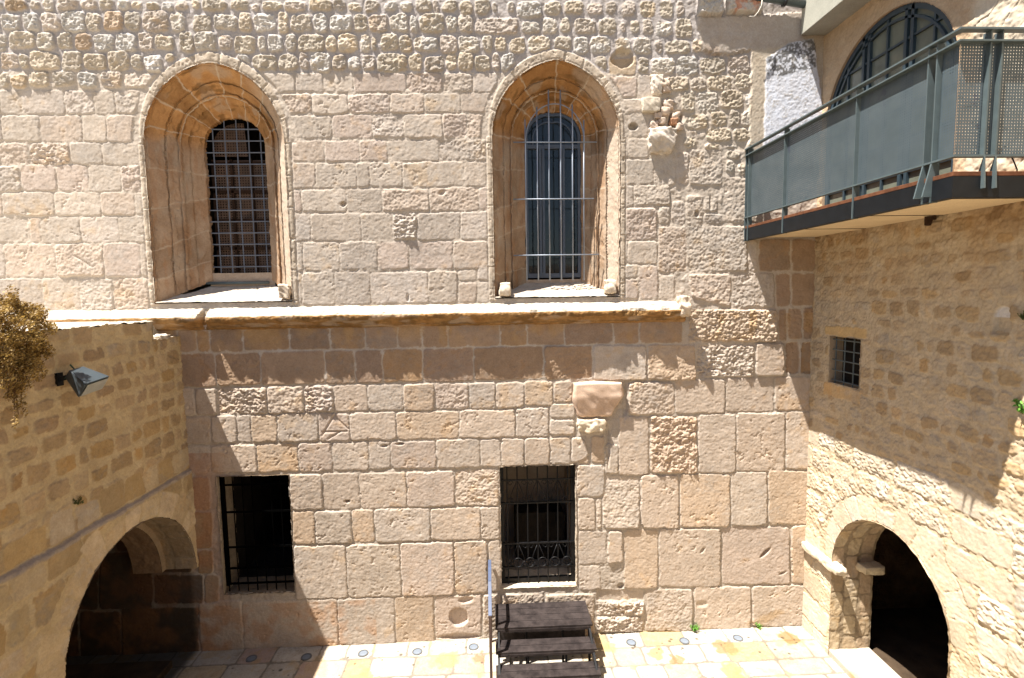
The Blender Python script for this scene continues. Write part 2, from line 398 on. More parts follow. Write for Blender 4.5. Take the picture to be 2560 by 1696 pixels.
rects([(1150, 0, 1183, 40), (1185, 2, 1225, 39), (1265, 0, 1288, 36), (1290, 2, 1355, 48), (1359, 0, 1405, 40), (1408, 0, 1464, 38), (1466, 4, 1508, 40), (1512, 0, 1545, 40),
       (1185, 44, 1298, 88), (1301, 52, 1351, 88), (1352, 43, 1395, 88), (1398, 43, 1428, 84), (1435, 44, 1491, 88), (1493, 44, 1543, 89), (1236, 88, 1268, 130), (1271, 92, 1316, 134),
       (1318, 88, 1378, 134), (1383, 90, 1430, 128), (1432, 90, 1473, 137), (1474, 90, 1528, 136), (1446, 142, 1476, 150), (1484, 138, 1519, 186)], 'B', PAL_RUB)
rects([(1551, 0, 1589, 46), (1597, 0, 1640, 46), (1645, 0, 1683, 48), (1687, 0, 1712, 46), (1545, 50, 1565, 88), (1571, 50, 1600, 86), (1604, 47, 1635, 92), (1637, 52, 1682, 92), (1685, 45, 1731, 97),
       (1536, 94, 1578, 137), (1580, 94, 1630, 138), (1634, 95, 1658, 138), (1661, 100, 1727, 138), (1728, 94, 1756, 134), (1592, 140, 1622, 187), (1625, 142, 1689, 188), (1689, 140, 1746, 190),
       (1747, 142, 1814, 188), (1815, 136, 1876, 186), (1663, 190, 1725, 230), (1726, 193, 1767, 230), (1768, 188, 1831, 228), (1836, 182, 1876, 226), (1656, 232, 1699, 245), (1660, 250, 1700, 264),
       (1701, 228, 1740, 284), (1741, 230, 1798, 282), (1800, 225, 1860, 275), (1861, 228, 1877, 273), (1710, 284, 1770, 325), (1772, 276, 1817, 318), (1820, 273, 1852, 320), (1853, 275, 1877, 320),
       (1705, 342, 1743, 372), (1716, 325, 1750, 340), (1765, 318, 1828, 357), (1830, 321, 1876, 354), (1757, 358, 1808, 375), (1808, 362, 1848, 374), (1810, 377, 1852, 400), (1812, 402, 1838, 440), (1842, 405, 1866, 442)], 'B', PAL_RUB)
rect(1521, 138, 1591, 188, 's', PAL_RUB)
rects([(1740, -6, 1806, 46), (1810, -6, 1902, 40)], 'R', PAL_RUB, .10)
# big blocks at the right
rects([(1634, 384, 1690, 467), (1690, 380, 1722, 465), (1722, 375, 1806, 465)], 'r', PAL_UP)
rects([(1810, 443, 1867, 560), (1720, 565, 1868, 680), (1645, 568, 1718, 682), (1871, 600, 1893, 680)], 'r', PAL_UP)
rects([(1645, 515, 1676, 562), (1678, 502, 1713, 562), (1715, 488, 1757, 562), (1759, 490, 1794, 531), (1758, 535, 1806, 562), (1796, 470, 1808, 512)], 'r', PAL_UP)
rects([(1895, 598, 1976, 680), (1978, 598, 2052, 680), (1938, 683, 1976, 768), (1978, 683, 2052, 766)], 'm', PAL_SHADE)
rects([(1648, 688, 1687, 748)], 'm', PAL_UP)
ST.append(([(1690, 684), (1827, 684), (1827, 770), (1732, 770), (1728, 745), (1692, 735)], 'r', PAL_UP, .01))
rects([(1830, 682, 1936, 769)], 'r', PAL_UP)
rects([(1720, 773, 1942, 856)], 'R', PAL_LOW, .012)
rects([(1944, 772, 1966, 856), (1968, 770, 2005, 850), (2007, 770, 2052, 850)], 'r', PAL_SHADE)
rects([(1742, 861, 1885, 944)], 'R', PAL_LOW)
rects([(1887, 857, 1961, 941)], 'm', PAL_LOW, .025)
rects([(1964, 856, 2000, 936), (2002, 856, 2060, 936)], 'm', PAL_SHADE, -.03)
rects([(1570, 955, 1687, 1038)], 'r', PAL_LOW)
rects([(1687, 948, 1813, 1035), (1815, 945, 1935, 1031)], 'm', PAL_LOW)
rects([(1937, 942, 2060, 1028)], 'm', PAL_LOW)
rects([(1545, 1041, 1622, 1188), (1745, 1035, 1840, 1183), (1840, 1032, 1962, 1180), (1964, 1030, 2060, 1174)], 'm', PAL_LOW)
rects([(1625, 1040, 1744, 1185)], 'R', PAL_LOW)
rects([(1514, 1110, 1546, 1186)], 'm', PAL_LOW)
rects([(1505, 1190, 1599, 1322), (1489, 1245, 1504, 1322)], 'r', PAL_LOW)
rects([(1601, 1188, 1697, 1321), (1699, 1184, 1825, 1318), (1827, 1180, 1918, 1315), (1920, 1177, 2060, 1312)], 'L', PAL_LOW)
rects([(1441, 1162, 1512, 1242), (1444, 1244, 1488, 1325), (1446, 1327, 1517, 1412), (1447, 1413, 1502, 1476), (1443, 1140, 1474, 1160), (1476, 1090, 1512, 1160), (1480, 1055, 1512, 1088)], 'm', PAL_LOW)
ST.append(([(1520, 1327), (1557, 1327), (1557, 1471), (1504, 1471), (1504, 1415), (1518, 1412)], 's', PAL_LOW, .006))
rects([(1559, 1324, 1645, 1471), (1647, 1321, 1801, 1468), (1804, 1316, 1974, 1461), (1977, 1312, 2060, 1459)], 'L', PAL_LOW)
rects([(1735, 1466, 1877, 1575), (1880, 1462, 2070, 1566)], 'L', PAL_LOW)
rects([(1614, 1472, 1732, 1578)], 'r', PAL_LOW)
rects([(1490, 1474, 1612, 1504)], 's', PAL_LOW, -.03)
rects([(1490, 1504, 1612, 1540), (1491, 1541, 1612, 1580)], 'R', PAL_LOW)
# under the cornice
course(446, 824, 882, 1707, 800, 858, [380, 446, 492, 526, 608, 725, 825, 914, 994, 1056, 1120, 1250, 1317, 1410, 1533, 1598, 1707], 'm', PAL_SHADE)
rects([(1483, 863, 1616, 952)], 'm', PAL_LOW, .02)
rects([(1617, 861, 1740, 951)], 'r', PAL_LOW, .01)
course(451, 885, 968, 1483, 862, 948, [451, 540, 652, 813, 888, 957, 1057, 1185, 1359, 1481], 'mrmmmmmmr', PAL_SHADE)
course(400, 971, 1042, 1310, 954, 1020, [400, 452, 488, 545, 668, 760, 834, 919, 1009, 1086, 1173, 1239, 1311], 'smmRrRmmmrmm', PAL_LOW)
rects([(1311, 952, 1383, 1016), (1384, 952, 1430, 1008)], 'm', PAL_LOW)
rects([(1374, 1010, 1438, 1047), (1374, 1049, 1438, 1089)], 'm', PAL_LOW)
course(400, 1043, 1112, 1374, 1020, 1092, [400, 459, 528, 592, 628, 693, 796, 875, 991, 1148, 1289, 1373], 'smmmmmmmmmm', PAL_LOW)
course(400, 1116, 1188, 1204, 1098, 1170, [400, 467, 528, 643, 746, 831, 922, 977, 1091, 1200], 'm', PAL_LOW)
course(1200, 1098, 1168, 1473, 1092, 1160, [1201, 1253, 1311, 1374, 1426], 's', PAL_LOW, .004)
ST.append(([(1427, 1093), (1458, 1093), (1474, 1140), (1440, 1158), (1427, 1160)], 'm', PAL_LOW, .01))
course(725, 1187, 1276, 1247, 1173, 1264, [725, 806, 898, 1017, 1137, 1247], 'LmLmr', PAL_LOW)
course(731, 1278, 1362, 1248, 1265, 1348, [731, 788, 880, 936, 1077, 1202, 1249], 'L', PAL_LOW)
course(735, 1365, 1500, 1219, 1350, 1483, [736, 867, 1003, 1136, 1219], 'L', PAL_LOW, .01)
rects([(1221, 1350, 1252, 1480)], 'm', PAL_LOW)
course(499, 1505, 1630, 1206, 1486, 1600, [499, 608, 846, 988, 1085], 'L', PAL_LOW)
ST.append(([(1087, 1489), (1204, 1486), (1204, 1601), (1087, 1604)], 'm', PAL_LOW, 0))
rects([(1207, 1486, 1252, 1600), (1254, 1484, 1360, 1540), (1362, 1484, 1486, 1560), (1254, 1542, 1486, 1600)], 'r', PAL_LOW)
rects([(478, 1192, 527, 1277), (480, 1279, 532, 1372), (494, 1374, 534, 1436), (511, 1438, 548, 1508)], 'm', PAL_SHADE)
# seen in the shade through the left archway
rects([(385, 1436, 510, 1510), (249, 1380, 383, 1524), (306, 1518, 499, 1640), (200, 1527, 304, 1665), (400, 1350, 480, 1432), (290, 1330, 398, 1378), (120, 1380, 247, 1525), (60, 1528, 198, 1665)], 'L', PAL_SHADE)

# ------------------------------------------------------------------ pointed arch outlines on the facade
class Arch:
    def __init__(s, xc, w, zs, za, zb): s.xc, s.w, s.zs, s.h, s.zb = xc, w, zs, za-zs, zb; s.R = (w*w+s.h*s.h)/(2*w)
    def sdf(s, X, Z):
        ax = np.abs(X-s.xc); k = s.R-s.w
        return np.where(Z > s.zs, np.hypot(ax+k, Z-s.zs)-s.R, ax-s.w)
    def pts(s, n1, n2, zl=None, zr=None):
        k = s.R-s.w; th = math.atan2(s.h, k); P = []
        zl = s.zb if zl is None else zl; zr = s.zb if zr is None else zr
        for i in range(n1): P.append((s.xc-s.w, zl+(s.zs-zl)*i/n1))
        for i in range(n2): a = th*i/n2; P.append((s.xc+k-s.R*math.cos(a), s.zs+s.R*math.sin(a)))
        for i in range(n2+1): a = th*(1-i/n2); P.append((s.xc-k+s.R*math.cos(a), s.zs+s.R*math.sin(a)))
        for i in range(1, n1+1): P.append((s.xc+s.w, s.zs+(zr-s.zs)*i/n1))
        return np.array(P)
def arch_px(l, r, ysp, apx, apy, yb, Y):
    a = atY(l, ysp, Y); b = atY(r, ysp, Y); t = atY(apx, apy, Y); z = atY((l+r)/2, yb, Y)
    return Arch((a[0]+b[0])/2, (b[0]-a[0])/2, (a[2]+b[2])/2, t[2], z[2])
W1o = arch_px(361, 712, 357, 519, 157, 755, 0); W1i = arch_px(512, 664, 368, 588, 297, 683, .62)
W2o = arch_px(1230, 1550, 343, 1386, 150, 742, 0); W2i = arch_px(1311, 1452, 345, 1382, 283, 699, .62)

# ------------------------------------------------------------------ facade masonry
RES = .0115
us = np.arange(-8.3, 5.45, RES); vs = np.arange(-.12, 10.6, RES)
U, V = np.meshgrid(us, vs)
R = Relief(U, V, (.46, .405, .345), .003, 11)
zl = lambda px, py: atY(px, py)[2]
R.C[V > zl(1000, 182)] = R.C[V > zl(1000, 182)]*np.array([.85, .89, 1.0])      # greyer mortar round the rubble
topm = sst(V, zl(1000, 190), zl(1000, 175))
R.H -= .008*topm*(U < atY(1480, 180)[0]); lowm = sst(V, zl(1000, 955)+.05, zl(1000, 955)-.05)*(U > -4.9); R.H -= .008*lowm*sst(R.Ns2+.5*R.Ns, -.7, .3)
R.C = R.C*(1-.16*(lowm*sst(R.Ns2+.5*R.Ns, -.7, .3))[..., None])
for o in (W1o, W2o):                                  # surround ring is handled separately
    d = o.sdf(U, V); k = np.where(V > o.zs-.02, d-.17, d-.10); R.keep = k if R.keep is None else np.minimum(R.keep, k)
R.keep = np.where(V < W1o.zb-.3, 1, R.keep).astype(np.float32)
for q, st, pal, dh in ST:
    w = [tuple(atY(*p)[[0, 2]]) for p in q]
    c = np.array(pal[rnd.randrange(len(pal))])*rnd.uniform(.93, 1.06)
    if pal is PAL_RUB and rnd.random() < .05: c = c*np.array([1.0, .88, .74])
    if pal is PAL_RUB: c = c*rnd.uniform(.9, 1.12)
    if pal is PAL_SHADE and max(p[0] for p in q) < 515 and q[0][1] > 1300: c = c*.42  # stones inside the left archway darkened to carry its shade
    if pal is PAL_LOW and rnd.random() < .15: c = c*np.array([1.0, .93, .84])
    if pal is PAL_LOW or pal is PAL_UP: dh += rnd.uniform(-.003, .008)*(1.3 if pal is PAL_LOW else .6)
    R.stone(w, st, c, dh)
# archivolt rings and jamb strips round the two pointed windows
for o in (W1o, W2o):
    d = o.sdf(U, V)
    ang = np.arctan2(V-o.zs, U-o.xc)
    up = (V > o.zs)
    wid = np.where(up, .055+.10*np.clip((V-o.zs)/o.h, 0, 1), .085)
    inside = (d > -.03) & (d < wid) & (V > o.zb-.05)
    prof = np.clip(np.minimum(d+.03, wid-d)/.015, 0, 1)
    joints = np.minimum.reduce([np.abs(ang-a) for a in (.35, .8, 1.2, 1.45, 1.75, 2.2, 2.75)])*.9
    jv = np.abs(((V-o.zb)/.46) % 1-.5)
    jm = np.where(up, joints < .011, jv > .487)
    h = .016+.005*R.Nc-.010*sst(R.Np, 0, .2)-.012*jm-.010*((d > .012) & (d < .024))+.002*R.Nf
    R.H = np.where(inside, R.H*(1-prof)+h*prof, R.H)
    col = np.array([.44, .375, .30])*(1+.12*R.Ns[..., None]+.10*R.Ns2[..., None])*(1+.12*jm[..., None]*np.array([.6, .8, 1.]))
    R.C = np.where(inside[..., None], R.C*(1-prof[..., None])+col*prof[..., None], R.C)
P2 = lambda px, py: atY(px, py)[[0, 2]]
def pmask(poly, soft=.02, n=.02):
    """soft mask of a polygon given in photo pixels on the facade"""
    P = np.array([P2(*p) for p in poly]); Ux = U+n*R.Nc; Vx = V+n*R.Nf
    ins = np.zeros(U.shape, bool); dm = np.full(U.shape, 9., np.float32)
    for i in range(len(P)):
        a, b = P[i], P[(i+1) % len(P)]
        t = np.clip(((Ux-a[0])*(b[0]-a[0])+(Vx-a[1])*(b[1]-a[1]))/((b-a)@(b-a)), 0, 1)
        dm = np.minimum(dm, np.hypot(Ux-a[0]-t*(b[0]-a[0]), Vx-a[1]-t*(b[1]-a[1])))
        if a[1] != b[1]:
            c = ((a[1] > Vx) != (b[1] > Vx)) & (Ux < (b[0]-a[0])*(Vx-a[1])/(b[1]-a[1])+a[0]); ins ^= c
    return sst(np.where(ins, dm, -dm), -soft, soft)
# rendered patch at the top right, its white panel and the lichen-dark head
m = pmask([(1745, 46), (1905, 40), (2060, 30), (2075, 420), (1868, 420), (1877, 128), (1800, 140), (1752, 128)], .015)
R.H = R.H*(1-m)+m*(.035+.006*R.Nc*(U < atY(1880, 100)[0]+.0)+.002*R.Nf); R.paint(m, (.46, .40, .32)); 
m = pmask([(1742, 42), (1905, 38), (2010, 20), (2016, 108), (1880, 130), (1800, 142), (1752, 128)], .03); R.paint(m, (.36, .32, .29), .7)  # darker grey paints the shadow cast by the overhanging stones above
m = pmask([(1912, 150), (1968, 112), (2030, 100), (2060, 330), (1905, 400), (1908, 300)], .012, .012)
R.paint(m, (.66, .69, .76)); R.H += .012*m
sp = sst(R.Nf+R.Ns2*.6, .55, .8); R.paint(m*sp, (.42, .38, .32), .55)
m = pmask([(1912, 148), (1968, 112), (2034, 100), (2036, 172), (1985, 184), (1950, 194), (1912, 192)], .014, .012)
R.paint(m*sst(vn(U, V, .022, 91)+.5*vn(U, V, .05, 92)+.35*R.Ns2+.28, -.2, .5), (.085, .08, .07), .85)
m = pmask([(1812, -10), (1900, -10), (1895, 30), (1815, 34)], .02); R.paint(m*sst(R.Ns2, -.4, .2), (.50, .22, .13), .8)
m = pmask([(1755, 118), (1795, 118), (1800, 145), (1770, 145)], .02); R.paint(m, (.30, .22, .16), .4)
# traced damage: hollow bowl, roundel, gouges, putlog holes
def dent(px, py, rx, ry, dep, soft=.3, ang=0.):
    x, z = P2(px, py); a = U-x; b = V-z; c, s_ = math.cos(ang), math.sin(ang); a, b = a*c+b*s_, -a*s_+b*c
    r = np.hypot(a/rx, b/ry)+.12*R.Nc; R.H -= dep*(1-sst(r, 1-soft, 1+soft))
dent(1556, 146, .15, .13, .10, .15); dent(1146, 1543, .155, .15, .05, .08); dent(1150, 1592, .30, .05, .05, .25); dent(1165, 1500, .10, .05, .03, .4)
dent(858, 511, .035, .035, .05, .2); dent(1583, 318, .06, .05, .09, .15); dent(1660, 320, .16, .14, .05, .3); dent(1690, 300, .10, .12, .06, .3)
dent(1912, 1382, .10, .025, .06, .4, .75); dent(1955, 1432, .06, .018, .03, .4, .4); dent(1756, 1375, .05, .02, .025, .4, .9); dent(1552, 1466, .05, .05, .05, .3)
dent(1776, 510, .02, .11, .02, .3); dent(868, 1254, .04, .02, .05, .3); dent(1105, 482, .05, .03, .03, .4, .6); dent(1755, 1510, .08, .05, .015, .4)
dent(1742, 535, .03, .05, .05, .2); dent(1000, 1110, .06, .02, .04, .4); dent(960, 1115, .05, .02, .03, .4); dent(1562, 1005, .04, .25, .04, .3); dent(1020, 745, .02, .06, .02, .4)
dent(1520, 1120, .03, .28, .04, .3)
m = pmask([(1860, 1560), (1945, 1520), (1960, 1530), (1900, 1562)], .03); R.paint(m, (.42, .30, .17), .6)
# carved arrow strokes in one block
for a, b in (((806, 1088), (838, 1036)), ((838, 1042), (870, 1072)), ((806, 1080), (868, 1078)), ((820, 1098), (850, 1080)), ((188, 640), (232, 668))):
    A, B = P2(*a), P2(*b); t = np.clip(((U-A[0])*(B[0]-A[0])+(V-A[1])*(B[1]-A[1]))/((B-A)@(B-A)), 0, 1)
    R.H -= .012*(1-sst(np.hypot(U-A[0]-t*(B[0]-A[0]), V-A[1]-t*(B[1]-A[1])), .006, .02))
# streaks of golden stain below the cornice and brown at the lower left
m = sst(V, zl(1000, 900), zl(1000, 820))*(V < zl(1000, 800))*sst(vn(U, V*.25, .12, 77)+R.Ns, -.1, .7); R.paint(m, (.46, .29, .12), .45)
m = (1-sst(U, -4.6, -3.9))*(V < zl(1000, 1120))*(V > 0)*sst(R.Ns, -.6, .4); R.paint(m, (.36, .17, .085), .55)
m = (V < .75)*(U < -1.9)*sst(R.Ns+.3*R.Ns2, -.3, .5); R.paint(m, (.40, .21, .10), .45)

m = (1-sst(U, XL-.12, XL-.02))*(V < 3.2); R.C *= (1-.62*m)[..., None]  # masonry behind the left wall darkened; the vault's shade is painted in
# openings
def quad_in(pts, X, Z):
    P = np.array(pts); r = np.ones(X.shape, bool)
    for i in range(4):
        a, b = P[i], P[(i+1) % 4]; r &= ((b[0]-a[0])*(Z-a[1])-(b[1]-a[1])*(X-a[0])) < 0
    return r
D1 = [P2(541, 1191), P2(722, 1187), P2(739, 1483), P2(559, 1484)]
D2 = [P2(1248, 1168), P2(1439, 1160), P2(1443, 1465), P2(1254, 1470)]
def rectify(D):
    x0 = (D[0][0]+D[3][0])/2; x1 = (D[1][0]+D[2][0])/2; z1 = (D[0][1]+D[1][1])/2; z0 = (D[2][1]+D[3][1])/2; return x0, x1, z0, z1
D1r, D2r = rectify(D1), rectify(D2)
Uc, Vc = (U[:-1, :-1]+RES/2), (V[:-1, :-1]+RES/2)
keep = np.ones(Uc.shape, bool)
for o in (W1o, W2o): keep &= ~((o.sdf(Uc, Vc) < -.004) & (Vc > o.zb-.02))
wob = .004+.012*np.abs(R.Nc[:-1, :-1])
for x0, x1, z0, z1 in (D1r, D2r): keep &= ~((Uc > x0+wob) & (Uc < x1-wob) & (Vc > z0+wob) & (Vc < z1-wob))
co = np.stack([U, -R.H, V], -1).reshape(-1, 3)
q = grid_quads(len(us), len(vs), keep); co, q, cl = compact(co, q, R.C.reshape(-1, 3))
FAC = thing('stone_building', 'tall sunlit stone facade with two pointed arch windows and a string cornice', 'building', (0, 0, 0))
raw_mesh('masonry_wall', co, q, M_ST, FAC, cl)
for xa, ya, xb, yb in ((1240, 1470, 1250, 1480),): pass

# protruding carved stones on the facade (broken springers and corbels)
def lump(name, cx, y0, cz, sx, sy, sz, parent, col, seed=0, n=22, amp=.02, shape=None, mat=None):
    """rounded, weathered block: subdivided box pushed about by noise"""
    vs_, fs = [], []; idx = {}
    def vid(p):
        k = tuple(np.round(p, 5))
        if k not in idx: idx[k] = len(vs_); vs_.append(p)
        return idx[k]
    g = np.linspace(-1, 1, n)
    for ax in range(3):
        for sg in (-1, 1):
            for i in range(n-1):
                for j in range(n-1):
                    c4 = []
                    for a, b in ((i, j), (i+1, j), (i+1, j+1), (i, j+1)):
                        p = [0, 0, 0]; p[ax] = sg; p[(ax+1) % 3] = g[a]; p[(ax+2) % 3] = g[b]; c4.append(vid(p))
                    fs.append(c4 if sg > 0 else c4[::-1])
    P = np.array(vs_, np.float32)
    sph = P/np.linalg.norm(P, axis=1, keepdims=True)*1.25
    P = P*.80+sph*.20
    if shape: P = shape(P)
    W = P*np.array([sx/2, sy/2, sz/2]); 
    nx = fbm(W[:, 0]+W[:, 1]*.7, W[:, 2]+W[:, 1]*.5, .12, 3, seed)+.5*fbm(W[:, 1]*1.3, W[:, 0]+W[:, 2], .05, 2, seed+5)
    W = W+sph*(amp*nx)[:, None]
    W += np.array([cx, y0, cz])
    cols = np.array(col)*(1+.10*nx[:, None])
    return raw_mesh(name, W, np.array(fs), mat or M_ST, parent, cols)
def corbel_px(x0, y0, x1, y1, depth, col, seed, shape=None, amp=.015, name='corbel_stone', label=None):
    a = atY(x0, y0, -depth*.5); b = atY(x1, y1, -depth*.5)
    o = lump(name, (a[0]+b[0])/2, -depth/2+.03, (a[2]+b[2])/2, b[0]-a[0], depth+.06, a[2]-b[2], FAC, col, seed, amp=amp, shape=shape)
    if label: o['label'] = label
    return o
def taper(P):
    P = P.copy(); t = np.clip((-P[:, 2]+.2)/1.2, 0, 1); P[:, 0] *= 1-.35*t*(P[:, 0] > 0); P[:, 0] *= 1-.15*t; P[:, 1] = np.where(P[:, 1] < 0, P[:, 1]*(1-.6*t), P[:, 1]); return P
corbel_px(1434, 958, 1556, 1040, .11, (.56, .42, .32), 3, taper, .008, label='projecting stone springer block tapering downwards')
corbel_px(1446, 1050, 1513, 1078, .08, (.62, .54, .42), 5, None, .02)
corbel_px(1606, 246, 1650, 280, .08, (.55, .49, .40), 7, None, .008)
corbel_px(1623, 320, 1692, 382, .12, (.55, .49, .42), 9, taper, .022)
corbel_px(1631, 190, 1654, 238, .06, (.58, .52, .45), 11, None, .02)
for k, (x, y, s) in enumerate(((1645, 288, .10), (1672, 262, .12), (1664, 280, .09), (1690, 290, .10), (1684, 305, .08), (1636, 312, .10), (1655, 303, .07), (1700, 318, .09), (1662, 205, .10), (1668, 222, .09))):
    p = atY(x, y, -.03); lump('rubble_stone', p[0], -.01, p[2], s*1.2, .09, s, FAC, (.54, .44, .36) if k != 4 else (.5, .28, .17), 20+k, 10, .02)

# window surrounds: lofted, moulded and splayed reveals
def window_surround(o, inn, name, seed, warm):
    prof = [(0, -.018), (.0, .02), (.015, .035), (.03, .025), (.045, .05), (.06, .06), (.30, .20), (.32, .235), (.345, .21), (.50, .32), (.53, .35), (.545, .33), (.565, .31), (.60, .335), (.61, .38), (.72, .45), (.73, .48), (.96, .585), (1, .60), (1, .68)]
    A = np.array(prof); seg = np.hypot(np.diff(A[:, 0])*.9, np.diff(A[:, 1])); L = np.concatenate([[0], np.cumsum(seg)])
    ns = int(L[-1]/.011); sv = np.linspace(0, L[-1], ns); af = np.interp(sv, L, A[:, 0]); yf = np.interp(sv, L, A[:, 1])
    n1, n2 = 170, 95
    po = o.pts(n1, n2, zl=o.zb-.02, zr=o.zb-.02); pi = inn.pts(n1, n2, zl=inn.zb-.12, zr=inn.zb-.12)
    nt_ = len(po)
    P = po[None]*(1-af[:, None, None])+pi[None]*af[:, None, None]
    arc = np.concatenate([[0], np.cumsum(np.hypot(*np.diff(po, axis=0).T))])
    Ua, Va = np.meshgrid(arc, sv)
    cen = np.array([o.xc*.5+inn.xc*.5, 0]); 
    d = np.gradient(P, axis=1); nrm = np.stack([d[..., 1], -d[..., 0]], -1); nrm /= np.linalg.norm(nrm, axis=-1, keepdims=True)+1e-9
    nz = .010*fbm(Ua, Va, .14, 3, seed)+.005*fbm(Ua, Va, .04, 2, seed+3)-.012*sst(fbm(Ua, Va, .10, 3, seed+33), .45, .9)
    # carved zig-zag band
    ab = np.abs(Va-np.interp(.315, A[:, 0], L)); sal = sst(vn(Ua, Va*0, .5, seed+21), -.5, .1)
    zz = (ab < .022)*(np.abs((Ua/.042) % 1-.5) < .27)*.030*sal
    # joints
    rs = np.random.RandomState(seed); jt = []; x = .35
    while x < arc[-1]: jt.append(x); x += rs.uniform(.38, .62)
    jd = np.full(Ua.shape, 9.)
    for k, j in enumerate(jt): jd = np.minimum(jd, np.abs(Ua-j+.03*vn(Ua, Va, .12, seed+k)+rs.uniform(-.12, .12)*(Va-.3)))
    zl_ = P[..., 1]; isarch = sst(zl_, o.zs-.1, o.zs+.25)
    jm = 1-sst(jd, .006, .016)
    mid = np.abs(Va-np.interp(.60, A[:, 0], L)); jm2 = (1-sst(mid, .006, .018))*isarch
    jm = np.maximum(jm*(.6+.4*isarch), jm2)
    nz = nz-zz+.004*jm
    X = P[..., 0]+nrm[..., 0]*nz; Z = P[..., 1]+nrm[..., 1]*nz; Y = np.broadcast_to(yf[:, None], X.shape)+nz*.5
    blk = np.searchsorted(jt, Ua); tone = np.random.RandomState(seed+1).uniform(.78, 1.18, len(jt)+2)[blk]
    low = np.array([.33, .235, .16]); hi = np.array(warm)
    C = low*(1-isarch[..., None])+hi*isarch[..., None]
    C = C*tone[..., None]*(1+.24*fbm(Ua, Va, .22, 4, seed+9)[..., None]*np.array([.8, 1, 1.2]))
    gm = sst(fbm(Ua, Va, .35, 3, seed+19), .15, .7)[..., None]*.5; C = C*(1-gm)+np.array([.36, .30, .235])*gm
    st = sst(fbm(Ua*.6, Va*2, .22, 3, seed+11), .25, .7)[..., None]*isarch[..., None]*.65; C = C*(1-st)+np.array([.15, .08, .03])*st
    st = sst(fbm(Ua*.5, Va*2, .2, 3, seed+14), .1, .6)[..., None]*.4*(1-isarch[..., None]); C = C*(1-st)+np.array([.33, .175, .085])*st
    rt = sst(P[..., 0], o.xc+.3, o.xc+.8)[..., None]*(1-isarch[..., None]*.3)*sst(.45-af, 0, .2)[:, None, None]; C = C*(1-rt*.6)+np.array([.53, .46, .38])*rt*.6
    C = C*(1-.8*jm[..., None])+np.array([.50, .43, .34])*.8*jm[..., None]
    co = np.stack([X, Y, Z], -1).reshape(-1, 3)
    return raw_mesh(name, co, grid_quads(nt_, ns)[:, ::-1], M_ST, FAC, C.reshape(-1, 3))
S1 = window_surround(W1o, W1i, 'arched_window', 31, (.36, .195, .08))
S1['label'] = 'pointed arch window behind a square iron grid with a brown wooden lattice'
S2 = window_surround(W2o, W2i, 'arched_window', 61, (.36, .19, .075))
S2['label'] = 'pointed arch window with a glazed blue-grey frame behind tall vertical bars'

def sheet(name, fn, nu, nv, parent, col, seed=0, amp=.006, mat=None, joints=None):
    """grid patch fn(u,v)->xyz with relief along normals"""
    u, v = np.meshgrid(np.linspace(0, 1, nu), np.linspace(0, 1, nv)); P = fn(u, v)
    du = np.gradient(P, axis=1); dv = np.gradient(P, axis=0); n = np.cross(du, dv); n /= np.linalg.norm(n, axis=-1, keepdims=True)+1e-12
    lu = np.linalg.norm(du, axis=-1).mean()*nu; lv = np.linalg.norm(dv, axis=-1).mean()*nv
    a = fbm(u*lu, v*lv, .15, 4, seed); b = fbm(u*lu, v*lv, .04, 2, seed+4)
    h = amp*(a+.5*b); C = np.array(col)*(1+.08*a[..., None]+.05*b[..., None]*np.array([.5, .8, 1]))
    if joints:
        j = joints(u*lu, v*lv); h = h-.008*j; C = C*(1-.25*j[..., None])
    P = P+n*h[..., None]
    return raw_mesh(name, P.reshape(-1, 3), grid_quads(nu, nv), mat or M_ST, parent, C.reshape(-1, 3))
# sloping sills
for o, inn, S in ((W1o, W1i, S1), (W2o, W2i, S2)):
    ZIN = atY(590, 714, .62)[2] if o is W1o else atY(1380, 706, .62)[2]
    sheet('window_sill', lambda u, v: np.stack([inn.xc-inn.w-.04+(2*inn.w+.08)*u, .612+0*u, ZIN-.05+(inn.zb+.05-ZIN)*v], -1), 90, 14, S, (.40, .32, .25), 7, .005)
    def f(u, v, o=o, inn=inn):
        xl = (o.xc-o.w+.0)*(1-v)+(inn.xc-inn.w-.02)*v; xr = (o.xc+o.w)*(1-v)+(inn.xc+inn.w+.02)*v
        y = -.03+v*.66; z = (o.zb)*(1-v)+ZIN*v
        return np.stack([xl+(xr-xl)*u, y, z], -1)
    sheet('window_sill', f, 150, 60, S, (.44, .385, .32), 3, .009, joints=lambda a, b: (1-sst(np.abs(a-1.1-.03*vn(b, a, .1, 5)), .006, .016)))
def surf_band(x0, x1, y0, y1, z0, z1, name, parent, mat, bev=.006): return MB().box(x0, x1, y0, y1, z0, z1).build(name, mat, parent, bev)

